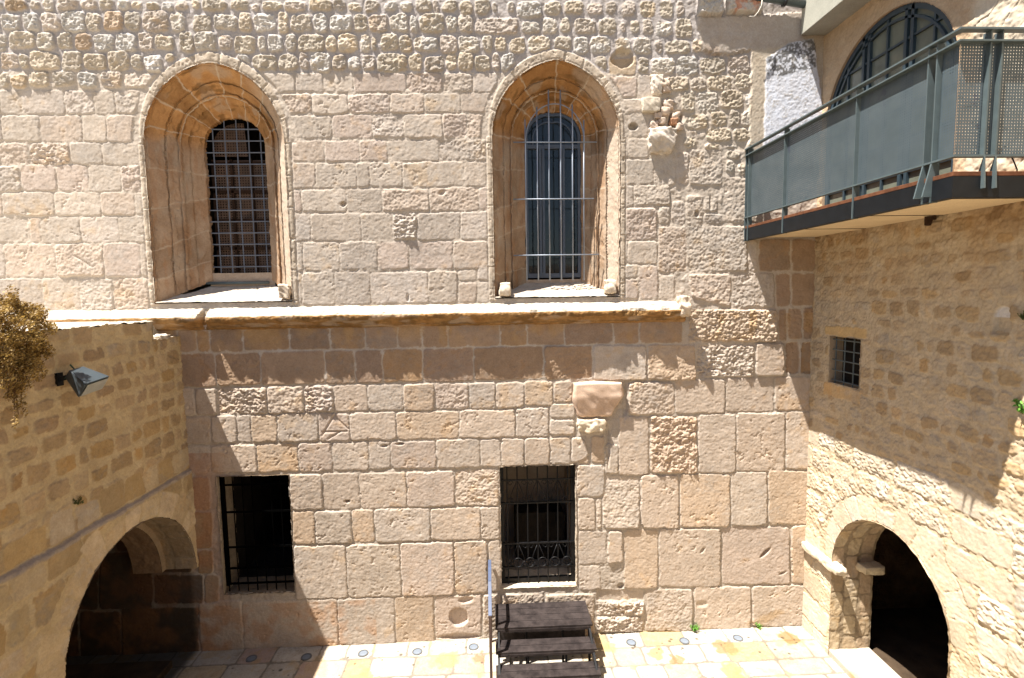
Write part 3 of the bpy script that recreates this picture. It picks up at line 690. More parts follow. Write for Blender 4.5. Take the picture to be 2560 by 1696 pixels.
# lattice window: wooden screen and square iron grid
YI = .62
def arch_poly(a, n=18, z0=None, off=0.):
    b = Arch(a.xc, a.w-off, a.zs, a.zs+a.h-off, a.zb)
    return [tuple(p) for p in b.pts(1, n, z0, z0)]
def lattice_mat():
    m, nt, b = new_mat('turned_wood_lattice'); tc = nd(nt, 'ShaderNodeTexCoord'); sx = nd(nt, 'ShaderNodeSeparateXYZ'); nt.links.new(tc.outputs['Object'], sx.inputs[0])
    outs = []
    for ax in (0, 2):
        mul = nd(nt, 'ShaderNodeMath', operation='MULTIPLY'); mul.inputs[1].default_value = 1/.042; nt.links.new(sx.outputs[ax], mul.inputs[0])
        fr = nd(nt, 'ShaderNodeMath', operation='FRACT'); nt.links.new(mul.outputs[0], fr.inputs[0])
        gt = nd(nt, 'ShaderNodeMath', operation='GREATER_THAN'); gt.inputs[1].default_value = .52; nt.links.new(fr.outputs[0], gt.inputs[0]); outs.append(gt.outputs[0])
    an = nd(nt, 'ShaderNodeMath', operation='MULTIPLY'); nt.links.new(outs[0], an.inputs[0]); nt.links.new(outs[1], an.inputs[1])
    n = noise_node(nt, 6, 5, .6, tc.outputs['Object'])
    c = ramp(nt, n.outputs[0], [(.3, (.055, .032, .02)), (.7, (.13, .075, .047))]); nt.links.new(c, b.inputs['Base Color']); b.inputs['Roughness'].default_value = .7
    tr = nd(nt, 'ShaderNodeBsdfTransparent'); mx = nd(nt, 'ShaderNodeMixShader')
    nt.links.new(an.outputs[0], mx.inputs[0]); nt.links.new(b.outputs[0], mx.inputs[1]); nt.links.new(tr.outputs[0], mx.inputs[2])
    nt.links.new(mx.outputs[0], nt.nodes['Material Output'].inputs['Surface']); return m
M_LAT = lattice_mat()
a = W1i
z_tr = atY(590, 400, .78)[2]
zr = [a.zb-.05+(z_tr-a.zb)*k/4 for k in range(5)]
scr = MB()
for z in zr: scr.bar((a.xc-a.w, .80, z), (a.xc+a.w, .80, z), .05, .045)
for x in (a.xc-a.w+.02, a.xc-a.w/3, a.xc+a.w/3, a.xc+a.w-.02): scr.bar((x, .80, a.zb-.05), (x, .80, z_tr), .05, .04)
scr = scr.build('lattice_screen', M_WOODBR, S1)
pn = MB()
xs3 = [a.xc-a.w, a.xc-a.w/3, a.xc+a.w/3, a.xc+a.w]
pn.box(a.xc-a.w, a.xc+a.w, .815, .822, a.zb-.05, z_tr)
pn.prism([(x, z) for x, z in arch_poly(a, 12, z_tr+.06, .01) if x < a.xc+.1 and z >= z_tr+.0]+[(a.xc+.1, z_tr+.06)], lambda p: (p[0], .825, p[1]), lambda p: (p[0], .832, p[1]))
pn.build('lattice_panel', M_LAT, scr)
gr = MB(); YG = .66
nb = 5
for k in range(nb):
    x = a.xc-a.w+2*a.w*(k+.62)/(nb+.1); kk = a.R-a.w
    dx = abs(x-a.xc); zt = a.zs+math.sqrt(max(0, a.R**2-(dx+kk)**2)); gr.tube([(x, YG, a.zb-.06), (x, YG, zt)], .010, 6)
for k in range(13):
    z = a.zb+.10+k*(a.zs+a.h-a.zb)*.0745
    w = a.w if z < a.zs else max(.05, a.R*math.cos(math.asin(min(1, (z-a.zs)/a.R)))-(a.R-a.w)); gr.tube([(a.xc-w, YG-.012, z), (a.xc+w, YG-.012, z)], .010, 6)
gr.build('window_grille', paint_mat('blue_grey_grid_paint', (.11, .13, .17), .5), S1)
MB().tube([tuple(atY(498, 709, .56)), tuple(atY(673, 707, .56))], .022, 8).build('sill_pipe', M_GREY, S1, smooth=True)
# rooms behind
def room(name, x0, x1, y0, y1, z0, z1, mat, parent):
    o = MB().add([(x0, y0, z0), (x1, y0, z0), (x1, y1, z0), (x0, y1, z0), (x0, y0, z1), (x1, y0, z1), (x1, y1, z1), (x0, y1, z1)],
                 [(0, 1, 2, 3), (7, 6, 5, 4), (1, 5, 6, 2), (2, 6, 7, 3), (3, 7, 4, 0)]).build(name, mat, parent); return o
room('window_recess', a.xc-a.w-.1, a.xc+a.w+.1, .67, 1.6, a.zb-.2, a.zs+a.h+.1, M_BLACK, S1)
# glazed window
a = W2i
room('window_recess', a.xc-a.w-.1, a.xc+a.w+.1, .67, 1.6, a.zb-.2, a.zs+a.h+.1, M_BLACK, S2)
fr = MB(); outer = arch_poly(a, 16, a.zb+.04, .0); inner = arch_poly(a, 16, a.zb+.04, .05)
for i in range(len(outer)-1):
    o0, o1, i0, i1 = outer[i], outer[i+1], inner[i], inner[i+1]
    fr.add([(o0[0], .63, o0[1]), (o1[0], .63, o1[1]), (i1[0], .63, i1[1]), (i0[0], .63, i0[1]), (o0[0], .70, o0[1]), (o1[0], .70, o1[1]), (i1[0], .70, i1[1]), (i0[0], .70, i0[1])],
           [(0, 1, 2, 3), (7, 6, 5, 4), (2, 6, 7, 3), (0, 4, 5, 1)])
ztr = atY(1380, 368, .65)[2]
fr.box(a.xc-a.w, a.xc+a.w, .625, .69, ztr-.03, ztr+.03); fr.box(a.xc-a.w, a.xc+a.w, .625, .69, a.zb+.03, a.zb+.10)
for px in (1355, 1405):
    x = atY(px, 520, .65)[0]; fr.box(x-.045, x-.005, .62, .69, a.zb+.05, ztr); fr.box(x+.005, x+.045, .62, .69, a.zb+.05, ztr)
inn2 = arch_poly(a, 14, ztr, .14)
for i in range(len(inn2)-1): fr.bar((inn2[i][0], .66, inn2[i][1]), (inn2[i+1][0], .66, inn2[i+1][1]), .02, .02)
FR2 = fr.build('window_frame', M_BLUEFR, S2)
MB().prism(arch_poly(a, 16, a.zb+.04, .02), lambda p: (p[0], .672, p[1]), lambda p: (p[0], .680, p[1])).build('window_pane', M_GLASS, S2)
gr = MB(); YB = .22
px0 = [1315, 1344, 1373, 1402, 1431, 1459]; ytop = [300, 268, 226, 226, 262, 300]
for px, yt in zip(px0, ytop):
    b_ = atY(px+1, 600, YB); t_ = atY(px, yt, YB); bt = atY(px+3, 701, YB)
    gr.tube([(b_[0], YB, bt[2]), (b_[0], YB, t_[2])], .011, 6)
for py, xa, xb in ((356, 1283, 1492), (498, 1283, 1485), (638, 1284, 1497)):
    A_ = atY(xa, py+1, YB-.015); B_ = atY(xb, py-1, YB-.015); gr.tube([(A_[0], YB-.015, (A_[2]+B_[2])/2), (B_[0], YB-.015, (A_[2]+B_[2])/2)], .010, 6)
ar = []
for k in range(21):
    t = math.pi*k/20; A_ = atY(1387-73*math.cos(t), 352-92*math.sin(t), YB+.015); ar.append(tuple(A_))
gr.tube(ar, .010, 6); gr.build('window_grille', M_BAR, S2, smooth=True)
for px, py, nm in ((1263, 728, 'carved_base'), (1527, 722, 'carved_base')):
    p = atY(px, py, -.02); lump(nm, p[0]+.0, .03, p[2]+.03, .16, .17, .20, S2, (.60, .52, .42), int(px), 14, .015)
p = atY(710, 735, -.02); lump('carved_base', p[0], .03, p[2]+.03, .15, .16, .20, S1, (.52, .44, .35), 8, 14, .015)

# ------------------------------------------------------------------ cornice
def cornice():
    xa, xb = -8.3, atY(1712, 762)[0]
    prof = [(-.03, -.150), (.0, -.150), (.08, -.192), (.178, -.282), (.186, -.30), (.183, -.325), (.17, -.345), (.163, -.36), (.15, -.365), (.12, -.385), (.095, -.41), (.08, -.43), (.085, -.445), (.07, -.455), (.03, -.475), (.0, -.48), (-.03, -.48)]
    A = np.array(prof); L = np.concatenate([[0], np.cumsum(np.hypot(*np.diff(A, axis=0).T))]); ns = 70
    sv = np.linspace(0, L[-1], ns); yo = np.interp(sv, L, A[:, 0]); zo = np.interp(sv, L, A[:, 1])+CZ
    xs = np.arange(xa, xb, .012); Xg, S = np.meshgrid(xs, sv)
    n = fbm(Xg, S, .14, 3, 5); n2 = fbm(Xg, S, .04, 2, 8)
    brk = sst(vn(Xg, Xg*0, .16, 3)+.5*vn(Xg, Xg*0, .05, 5), .15, .6)*(.35+.65*sst(Xg, .2, 1.5))
    for px, w in ((1335, .08), (1600, .10)): brk = np.maximum(brk, 1-sst(np.abs(Xg-atY(px, 780)[0]), w*.4, w))
    gx = atY(517, 785)[0]; gap = 1-sst(np.abs(Xg-gx+.10*(S-.2)+.01*n2), .04, .065)
    lip = sst(yo, .13, .2)[:, None]; yo0 = yo;  Y = yo[:, None]*(1-.04*n)-.05*brk*lip+.006*n2*(yo > .01)[:, None]
    Z = zo[:, None]+.004*n2-.012*brk*lip*(sv < L[4])[:, None]+.006*n
    Y = Y*(1-.93*gap*sst(Y, 0, .05))
    joint = np.full(Xg.shape, 9.); x = xa+.4; rs = np.random.RandomState(4)
    while x < xb: joint = np.minimum(joint, np.abs(Xg-x)); x += rs.uniform(.45, .75)
    jm = 1-sst(joint, .003, .010); Y = Y-.006*jm*lip
    end = sst(Xg, xb-.12, xb); Y = Y*(1-.35*end)+.02*n*end
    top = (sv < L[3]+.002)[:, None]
    C = np.where(top[..., None], np.array([.46, .41, .34]), np.array([.29, .165, .065]))*(1+.10*n[..., None]*np.array([.5, 1, 1.6]))*(1+.15*n2[..., None]*(~top[..., None]))  # underside much darker than the top; its shade is put into the colour
    st = sst(fbm(Xg*.7, S*2, .18, 3, 15), .1, .6)[..., None]*(~top[..., None])*.6; C = C*(1-st)+np.array([.13, .075, .03])*st
    st = sst(fbm(Xg*.7, S*2, .3, 3, 25), .3, .7)[..., None]*.4; C = C*(1-st)+np.array([.5, .42, .33])*st
    co = np.stack([Xg, -Y, Z], -1).reshape(-1, 3)
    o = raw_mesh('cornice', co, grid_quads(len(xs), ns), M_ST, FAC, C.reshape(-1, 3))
    p = atY(1708, 765, -.1); lump('cornice_end_stone', p[0], -.08, p[2]-.0, .15, .28, .30, FAC, (.55, .46, .36), 44, 18, .025)
cornice()

# ------------------------------------------------------------------ lower barred openings
def reveal(x0, x1, z0, z1, dep, name, seed, parent, colL, colB, pal=None):
    y0 = -.014
    def side(x, s): return lambda u, v: np.stack([x+0*u, y0+(dep-y0)*u, z0+(z1-z0)*v], -1)
    sheet(name, side(x0, 1), 50, 150, parent, colL, seed, .012).data.flip_normals()
    sheet(name, side(x1, 1), 50, 150, parent, colL, seed+1, .010)
    sheet(name, lambda u, v: np.stack([x0+(x1-x0)*u, y0+(dep-y0)*v, z0+0*u], -1), 100, 50, parent, colB, seed+2, .010)
    sheet(name, lambda u, v: np.stack([x0+(x1-x0)*u, y0+(dep-y0)*v, z1+0*u], -1), 100, 50, parent, colB, seed+3, .006)
M_IRONK = paint_mat('shade_black_iron', (.0012, .0012, .0012), .9, spec=.02)  # blacker than the other iron; the shade over these bars is in the colour
BW1 = MB().bar((D1r[0]-.0, .10, D1r[2]+.12), (D1r[1], .10, D1r[2]+.12), .015, .03)
x0, x1, z0, z1 = D1r
nb = 8
for k in range(nb): x = x0+.05+(x1-x0-.08)*k/(nb-1); BW1.tube([(x, .085, z0-.01), (x, .085, z1)], .009, 6)
for f in (.09, .32, .62, .80): BW1.bar((x0-.02, .085, z1-(z1-z0)*f), (x1+.02, .085, z1-(z1-z0)*f), .014, .03)
BW1.bar((x0+.035, .10, z0+.1), (x0+.035, .10, z1), .06, .05)
B1 = BW1.build('iron_window', M_IRONK, FAC, label='black iron barred opening in the shade at lower left')
reveal(x0, x1, z0, z1, .5, 'stone_reveal', 71, B1, (.26, .21, .155), (.20, .15, .10))  # reveal coloured darker to paint in the shade of this opening
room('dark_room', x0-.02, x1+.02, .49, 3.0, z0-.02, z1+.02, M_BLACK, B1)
x0, x1, z0, z1 = D2r
g = MB(); YY = .12; wd, ht = x1-x0, z1-z0
for s in (x0+.035, x1-.035): g.bar((s, YY+.04, z0+.01), (s, YY+.04, z1), .07, .06)
g.bar((x0, YY+.04, z0+.04), (x1, YY+.04, z0+.04), .06, .09); g.bar((x0, YY+.04, z1-.03), (x1, YY+.04, z1-.03), .06, .06)
xs7 = [x0+.12+(wd-.24)*k/6 for k in range(7)]
for x in xs7: g.tube([(x, YY, z0-.015), (x, YY, z1-.02)], .011, 6)
zbars = [z1-ht*.135, z1-ht*.325, z1-ht*.66, z1-ht*.86]
for z in zbars: g.bar((x0+.02, YY, z), (x1-.02, YY, z), .03, .022)
GR2 = g.build('iron_window', M_IRON, FAC, label='black iron grille with scrolls in the opening above the wooden steps')
sc = MB()
def scroll(cx, cz, sx, sz):
    P = []
    for k in range(26):
        t = k/25; a = t*2.1*math.pi; r = .045*(1-t*.62); P.append((cx+sx*(r*math.cos(a)-.045), YY-.006, cz+sz*r*math.sin(a)))
    return P
for za, zb in ((zbars[1], zbars[0]), (zbars[3], zbars[2])):
    if za == zbars[3]: sc.build('scroll_work', M_IRON, GR2, smooth=True); sc = MB()
    for k in range(6):
        xm = (xs7[k]+xs7[k+1])/2; s = 1 if k % 2 else -1; h = zb-za
        xa_, xb_ = (xs7[k]+.015, xs7[k+1]-.015) if s > 0 else (xs7[k+1]-.015, xs7[k]+.015)
        sc.tube([(xa_, YY-.006, zb-.03), (xm, YY-.006, (za+zb)/2), (xb_-s*.02, YY-.006, za+.06)], .007, 5)
        sc.tube(scroll(xb_, za+.055, s, 1), .007, 5); sc.tube(scroll(xa_+s*.05, zb-.05, -s, 1), .006, 5)
for k in range(5):
    cx = x0+.28+(wd-.42)*k/4; P = [(cx+.075*math.cos(t*.314), YY-.02, zbars[3]+.085+.075*math.sin(t*.314)) for t in range(21)]; sc.tube(P, .008, 5)
sc.build('scroll_work', M_IRON, GR2, smooth=True)
reveal(x0, x1, z0, z1, .55, 'stone_reveal', 91, GR2, (.50, .42, .33), (.52, .44, .34))
M_INT = stone_mat('interior_plaster', (.24, .19, .15), (.36, .30, .24), scale=3)
room('dark_room', x0-.02, x1+.02, .54, 1.5, z0-.02, z1+.02, M_INT, GR2)
MB().box(x0+.28, x1-.08, .9, 1.4, z0-.02, z0+.85).build('dark_chest', M_BLACK, GR2, .01)

# ------------------------------------------------------------------ side walls
def courses(Rf, u0, u1, v0, v1, hr, wr, sty, pal, seed, gap=None, slope=0., skip=0., tone=(.9, 1.08), joff=.012):
    r = random.Random(seed); v = v0
    while v < v1:
        h = r.uniform(*hr); u = u0-r.uniform(0, .3)
        while u < u1:
            w = r.uniform(*wr)
            if r.random() > skip:
                hh = h*r.uniform(.8, 1.0); j = lambda: r.uniform(-joff, joff)
                b = v+(h-hh)*r.random()+slope*(u-u0); q = [(u+j(), b+hh+j()), (u+w+j(), b+hh+j()), (u+w+j(), b+j()), (u+j(), b+j())]
                c = np.array(pal[r.randrange(len(pal))])*r.uniform(*tone)
                Rf.stone(q, sty if len(sty) == 1 else sty[r.randrange(len(sty))], c, 0., gap=gap)
            u += w
        v += h
def round_arch_sdf(U, V, uc, r, vs): return np.where(V > vs, np.hypot(U-uc, V-vs)-r, np.abs(U-uc)-r)
def ring_stones(Rf, uc, vs, r0, r1, n, pal, seed, sty='v', a0=0., a1=math.pi, dh=0.):
    rr = random.Random(seed); an = [a0+(a1-a0)*k/n+rr.uniform(-.03, .03)*(0 < k < n) for k in range(n+1)]
    for k in range(n):
        r1k = r1*rr.uniform(.93, 1.07); q = [(uc+r*math.cos(a), vs+r*math.sin(a)) for r, a in ((r0-.02, an[k]), (r1k, an[k]), (r1k, an[k+1]), (r0-.02, an[k+1]))]
        Rf.stone(q, sty, np.array(pal[rr.randrange(len(pal))])*rr.uniform(.95, 1.05), dh)

# left wall (faces +X); u = world Y
ALc, ALr, ALs = -1.31, 1.26, 1.40
us = np.arange(-6.0, .02, .0105); vs = np.arange(-.1, CZ-.26, .0105); Ul, Vl = np.meshgrid(us, vs)
ZT = CZ-.31
Rl = Relief(Ul, Vl, (.475, .375, .23), .008, 101, .016)
d = round_arch_sdf(Ul, Vl, ALc, ALr, ALs)
ledge = CZ-2.60+.022*vn(Ul, Ul*0, .45, 33)+.008*vn(Ul, Ul*0, .1, 34)
Rl.keep = np.minimum(np.where(Vl > ledge, Vl-ledge-.02, ledge-.03-Vl), np.where(Vl > ALs-.2, d-.34, d-.05)).astype(np.float32)
courses(Rl, -6, .1, CZ-2.66, CZ-.3, (.20, .28), (.16, .42), 'w', PAL_L, 5, skip=.06, joff=.022)
courses(Rl, -6, .1, 0, CZ-2.55, (.26, .42), (.24, .55), 'mr', [(.42, .33, .20), (.45, .36, .235), (.37, .275, .155), (.40, .29, .15), (.44, .36, .26)], 8, gap=.018)
Rl.keep = np.where(Vl < ledge-.03, .1, -1).astype(np.float32)
ring_stones(Rl, ALc, ALs, ALr, ALr+.33, 13, [(.53, .42, .27), (.50, .39, .25), (.55, .44, .30)], 4)
lo = sst(ledge-Vl, 0, .02); Rl.H += .035*lo+.012*lo*Rl.Nc
m = sst(Vl, ledge-.075, ledge-.045)*(1-sst(Vl+.012*Rl.Nc, ledge-.005, ledge+.015)); Rl.paint(m, (.33, .28, .235)); Rl.H += m*.008
m = sst(Ul, -.6, -.1)*(Vl < ledge)*sst(Rl.Ns, -.5, .5); Rl.paint(m, (.52, .41, .25), .5)
Uc, Vc = Ul[:-1, :-1]+.005, Vl[:-1, :-1]+.005; wob = .010*Rl.Nc[:-1, :-1]
keep = ~(round_arch_sdf(Uc, Vc, ALc, ALr, ALs) < wob*.5)
notch = -.62
keep &= ~((Uc > -.075) & (Vc < ALs))
keep &= Vc < np.where(Uc > notch, CZ-.56, ZT+.015*Rl.Nc[:-1, :-1]+.02*vn(Uc, Uc*0, .2, 4))
co = np.stack([XL+Rl.H, Ul, Vl], -1).reshape(-1, 3)
q = grid_quads(len(us), len(vs), keep); co, q, cl = compact(co, q, Rl.C.reshape(-1, 3))
LW = thing('arched_wall', 'shaded rough stone side wall on the left with a dark round archway at its foot', 'wall', (XL, -2, 0))
raw_mesh('masonry_wall', co, q, M_ST, LW, cl)
# flat roof and coping behind the wall face, notch near the facade
def tops(name, x0, x1, y0, y1, z, col, seed, amp=.012):
    nu = max(8, int((y1-y0)/.02)); nv = max(6, int((x1-x0)/.02))
    return sheet(name, lambda u, v: np.stack([x1+(x0-x1)*v, y0+(y1-y0)*u, z+0*u], -1), nu, nv, LW, col, seed, amp)
tops('wall_top', XL-.9, XL+.012, -6, notch, ZT+.0, (.46, .41, .34), 3).data.flip_normals()
tops('wall_top', XL-.30, XL+.012, notch, 0, CZ-.56, (.46, .41, .34), 4).data.flip_normals()
MB().box(-9.5, XL-.88, -6, -.0, ZT-.25, ZT-.01).box(XL-.88, XL-.06, -6, notch, ZT-.25, ZT-.02).box(XL-.88, XL-.30, notch, -.0, ZT-.25, ZT-.02).box(XL-.30, XL-.05, notch-.02, 0, CZ-.8, CZ-.58).build('roof_slab', stone_mat('roof_plaster', (.5, .45, .37), (.6, .54, .45), scale=3), LW)
sheet('coping_end', lambda u, v: np.stack([XL+.01-.31*u, notch+0*u, CZ-.57+.27*v], -1), 30, 26, LW, (.45, .36, .24), 9, .012)
p = (XL-.06, -.36, CZ-.545); lump('loose_coping_stone', p[0], p[1], p[2], .16, .26, .07, LW, (.6, .54, .45), 19, 14, .02)
# archway tunnel
def tunnel(name, axis_sign, Xface, uc, r, vs_, x_in, x_out, parent, col, seed, r2=None, stones=True, amp=.005, farjamb=True, gap=None):
    """barrel surface from wall face inwards, relief of voussoirs"""
    r = r if r2 is None else r2
    t = np.linspace(-math.pi*0, math.pi, 1); pts = []
    for z in (np.arange(-.1, vs_, .012) if farjamb else ()): pts.append((uc+r, z, -1, 0))
    n = int(math.pi*r/.012)
    for k in range(n+1): a = math.pi*k/n; pts.append((uc+r*math.cos(a), vs_+r*math.sin(a), -math.cos(a), -math.sin(a)))
    for z in np.arange(vs_, -.1, -.012): pts.append((uc-r, z, 1, 0))
    P = np.array(pts); arc = np.concatenate([[0], np.cumsum(np.hypot(*np.diff(P[:, :2], axis=0).T))])
    xs = np.linspace(x_in, x_out, max(8, int(abs(x_out-x_in)/.012)))
    A_, X_ = np.meshgrid(arc, np.abs(xs-x_in)); Rt = Relief(A_, X_, (.27, .21, .14), .003, seed)
    if stones: courses(Rt, 0, arc[-1], -.02, X_.max()+.02, (.20, .27) if gap else (.3, .45), (.24, .38), 'v', col, seed, gap=gap)
    else: Rt.C[...] = np.array(col[0])*(1+.1*Rt.Ns[..., None])
    H = Rt.H+amp*Rt.Nc
    Yv = P[None, :, 0]+P[None, :, 2]*H; Zv = P[None, :, 1]+P[None, :, 3]*H; Xv = np.broadcast_to(xs[:, None], Yv.shape)
    co = np.stack([Xv, Yv, Zv], -1).reshape(-1, 3); return raw_mesh(name, co, grid_quads(len(P), len(xs)), M_ST, parent, Rt.C.reshape(-1, 3))
tunnel('arch_soffit', 1, XL, ALc, ALr, ALs, XL+.045, XL-.42, LW, [(.33, .245, .155), (.31, .23, .145)], 41, farjamb=False)
tunnel('inner_arch', 1, XL, ALc-.02, ALr-.09, ALs, XL-.42, XL-.85, LW, [(.22, .145, .09), (.2, .13, .08)], 42, amp=.003, farjamb=False, stones=False)
sheet('arch_step', lambda u, v: np.stack([XL-.42+0*u, ALc+(ALr+.03-.13*v)*np.cos(math.pi*u), ALs+(ALr+.03-.13*v)*np.sin(math.pi*u)], -1), 160, 6, LW, (.30, .225, .15), 3, .002)
# vault room behind it
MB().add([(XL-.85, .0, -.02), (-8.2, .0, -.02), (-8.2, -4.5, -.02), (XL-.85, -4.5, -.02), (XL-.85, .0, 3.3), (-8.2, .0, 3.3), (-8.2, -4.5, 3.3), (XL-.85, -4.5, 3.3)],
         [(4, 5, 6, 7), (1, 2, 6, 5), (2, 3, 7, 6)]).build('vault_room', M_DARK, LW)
co_ = []
n = 40
mb = MB()
for k in range(n):
    a0, a1 = math.pi*k/n, math.pi*(k+1)/n; rr = ALr-.1
    p = [(ALc+rr*math.cos(a), ALs+rr*math.sin(a)) for a in (a0, a1)]
    mb.add([(XL-.85, p[0][0], p[0][1]), (XL-.85, p[1][0], p[1][1]), (XL-.85, p[1][0], 3.3), (XL-.85, p[0][0], 3.3)], [(0, 1, 2, 3)])
mb.add([(XL-.85, ALc-ALr+.1, -.02), (XL-.85, -4.5, -.02), (XL-.85, -4.5, 3.3), (XL-.85, ALc-ALr+.1, 3.3)], [(0, 1, 2, 3)])
mb.build('vault_front_wall', M_DARK, LW)
MB().box(-6.9, -4.9, -1.1, -.35, 0, .12).build('stone_kerb', M_DARK, LW, .01)

# right wall (faces -X)
ARc, ARr, ARs = -1.72, 1.0, 1.50
us = np.arange(-5.4, .03, .0105); vs = np.arange(-.1, 10.6, .0105); Ur, Vr = np.meshgrid(us, vs)
Rr = Relief(Ur, Vr, (.50, .405, .28), .008, 201, .018)
d = round_arch_sdf(Ur, Vr, ARc, ARr, ARs)
SW = (-1.10, -.45, 4.17, 4.88)
DWc, DWr, DWs, DWb = -1.27, 1.12, 7.93, 6.50
dw = round_arch_sdf(Ur, Vr, DWc, DWr, DWs)
dsw = np.maximum(np.maximum(SW[0]-Ur, Ur-SW[1]), np.maximum(SW[2]-Vr, Vr-SW[3]))
base = np.minimum(np.where(Vr > ARs-.1, d-.33, d-.04), dsw-.02)
split = 3.35+.12*vn(Ur, Ur*0, .7, 9)
Rr.keep = np.minimum.reduce([base, Vr-split, 6.7-Vr, np.where((Vr > SW[3]) & (Vr < SW[3]+.2), dsw-.2, 1)]).astype(np.float32)
courses(Rr, -5.4, .1, 3.1, 6.75, (.15, .24), (.13, .34), 'ww', PAL_R, 15, skip=.10, joff=.018)
Rr.keep = np.minimum(base, split-Vr).astype(np.float32)
courses(Rr, -5.4, .1, -.1, 3.6, (.28, .44), (.36, .85), 'WrmWv', PAL_RL, 21, skip=.03, joff=.02, gap=.02)
Rr.keep = None
ring_stones(Rr, ARc, ARs, ARr, ARr+.30, 11, PAL_RL, 14, a0=0, a1=math.pi*.97)
ring_stones(Rr, ARc, ARs, ARr+.34, ARr+.60, 9, PAL_RL, 15, sty='W', a0=.3, a1=math.pi*.62)
Rr.stone([(SW[0]-.10, SW[3]+.16), (SW[1]+.12, SW[3]+.16), (SW[1]+.12, SW[3]), (SW[0]-.1, SW[3])], 'v', (.56, .40, .20), .004)
Rr.stone([(SW[0]-.05, SW[2]), (SW[1]+.12, SW[2]), (SW[1]+.12, SW[2]-.2), (SW[0]-.05, SW[2]-.2)], 'v', (.56, .40, .22), .002)
up = sst(Vr, 6.6, 6.8); Rr.H = Rr.H*(1-up*.5)+up*(.006*Rr.Nc)
near = 1-sst(Ur+.06*Rr.Ns, -2.62, -2.5)
Rr.paint(up*(1-near), (.47, .34, .22), .8); Rr.paint(up*near, (.60, .53, .42), .8)
gv = np.abs(((Vr+.9*Ur+.06*Rr.Ns)/.33) % 1-.5); Rr.H -= .016*up*near*(gv > .485)
st = sst(Vr, 5.2, 6.4)*(1-up)*sst(Rr.Ns, -.35, .5); Rr.paint(st, (.34, .215, .10), .55)
dk = sst(Vr, 6.0, 6.35)*(1-up)*sst(Rr.Ns2+Rr.Ns, .4, 1.0); Rr.paint(dk, (.15, .09, .045), .6)
# little blind niche
nd_ = round_arch_sdf(Ur, Vr, -3.04, .085, 5.30); nm = (1-sst(nd_, -.012, .006))*(Vr > 5.1); Rr.H -= .03*nm; Rr.paint(nm*(Vr > 5.27), (.66, .64, .62), .8)
keepr = ~(round_arch_sdf(Ur[:-1, :-1]+.005, Vr[:-1, :-1]+.005, ARc, ARr, ARs) < .012*Rr.Nc[:-1, :-1])
keepr &= ~(dsw[:-1, :-1] < -.008) & ~((dw[:-1, :-1] < -.006) & (Vr[:-1, :-1] > DWb))
co = np.stack([XR-Rr.H, Ur, Vr], -1).reshape(-1, 3)
q = grid_quads(len(us), len(vs), keepr)[:, ::-1]; co, q, cl = compact(co, q, Rr.C.reshape(-1, 3))
RWL = thing('house_wall', 'stone side wall on the right with a small barred window, a large arched window and a round archway below', 'wall', (XR, -2, 0))
raw_mesh('masonry_wall', co, q, M_ST, RWL, cl)
tunnel('arch_soffit', -1, XR, ARc, ARr, ARs, XR-.03, XR+.62, RWL, [(.46, .37, .25), (.38, .29, .19), (.42, .32, .22)], 51, gap=.016).data.flip_normals()
room_ = MB().add([(XR+.62, .3, -.02), (XR+3.2, .3, -.02), (XR+3.2, -4, -.02), (XR+.62, -4, -.02), (XR+.62, .3, 3.4), (XR+3.2, .3, 3.4), (XR+3.2, -4, 3.4), (XR+.62, -4, 3.4)],
         [(4, 5, 6, 7), (1, 2, 6, 5), (2, 3, 7, 6), (0, 1, 5, 4), (0, 1, 2, 3)]).build('vault_room', stone_mat('rough_dark_rock', (.05, .03, .018), (.21, .13, .075), scale=2.5, bump=1, dist=.15), RWL)
MB().box(XR+.61, XR+3.2, -4, .3, -.02, .035).build('vault_floor', M_DARK, RWL)
mb = MB()
for k in range(n):
    a0, a1 = math.pi*k/n, math.pi*(k+1)/n
    p = [(ARc+ARr*math.cos(a), ARs+ARr*math.sin(a)) for a in (a0, a1)]
    mb.add([(XR+.62, p[0][0], p[0][1]), (XR+.62, p[1][0], p[1][1]), (XR+.62, p[1][0], 3.4), (XR+.62, p[0][0], 3.4)], [(0, 1, 2, 3)])
mb.add([(XR+.62, ARc-ARr, -.02), (XR+.62, -4, -.02), (XR+.62, -4, 3.4), (XR+.62, ARc-ARr, 3.4)], [(0, 1, 2, 3)])
mb.add([(XR+.62, ARc+ARr, -.02), (XR+.62, .3, -.02), (XR+.62, .3, 3.4), (XR+.62, ARc+ARr, 3.4)], [(0, 1, 2, 3)])
mb.build('vault_front_wall', M_DARK, RWL)
# impost stones at the springing of the right arch
for k, (ya, yb, xo, sd) in enumerate(((-.05, -.50, .0, 1), (-.50, -.92, .02, 2))):
    lump('impost_stone', XR-.02, (ya+yb)/2, ARs-.06-.0*k, .16, abs(yb-ya)+.02, .11, RWL, (.60, .52, .40), 60+k, 16, .012)
lump('impost_stone', XR+.50, -.80, ARs-.08, .30, .22, .12, RWL, (.52, .44, .31), 66, 14, .010)
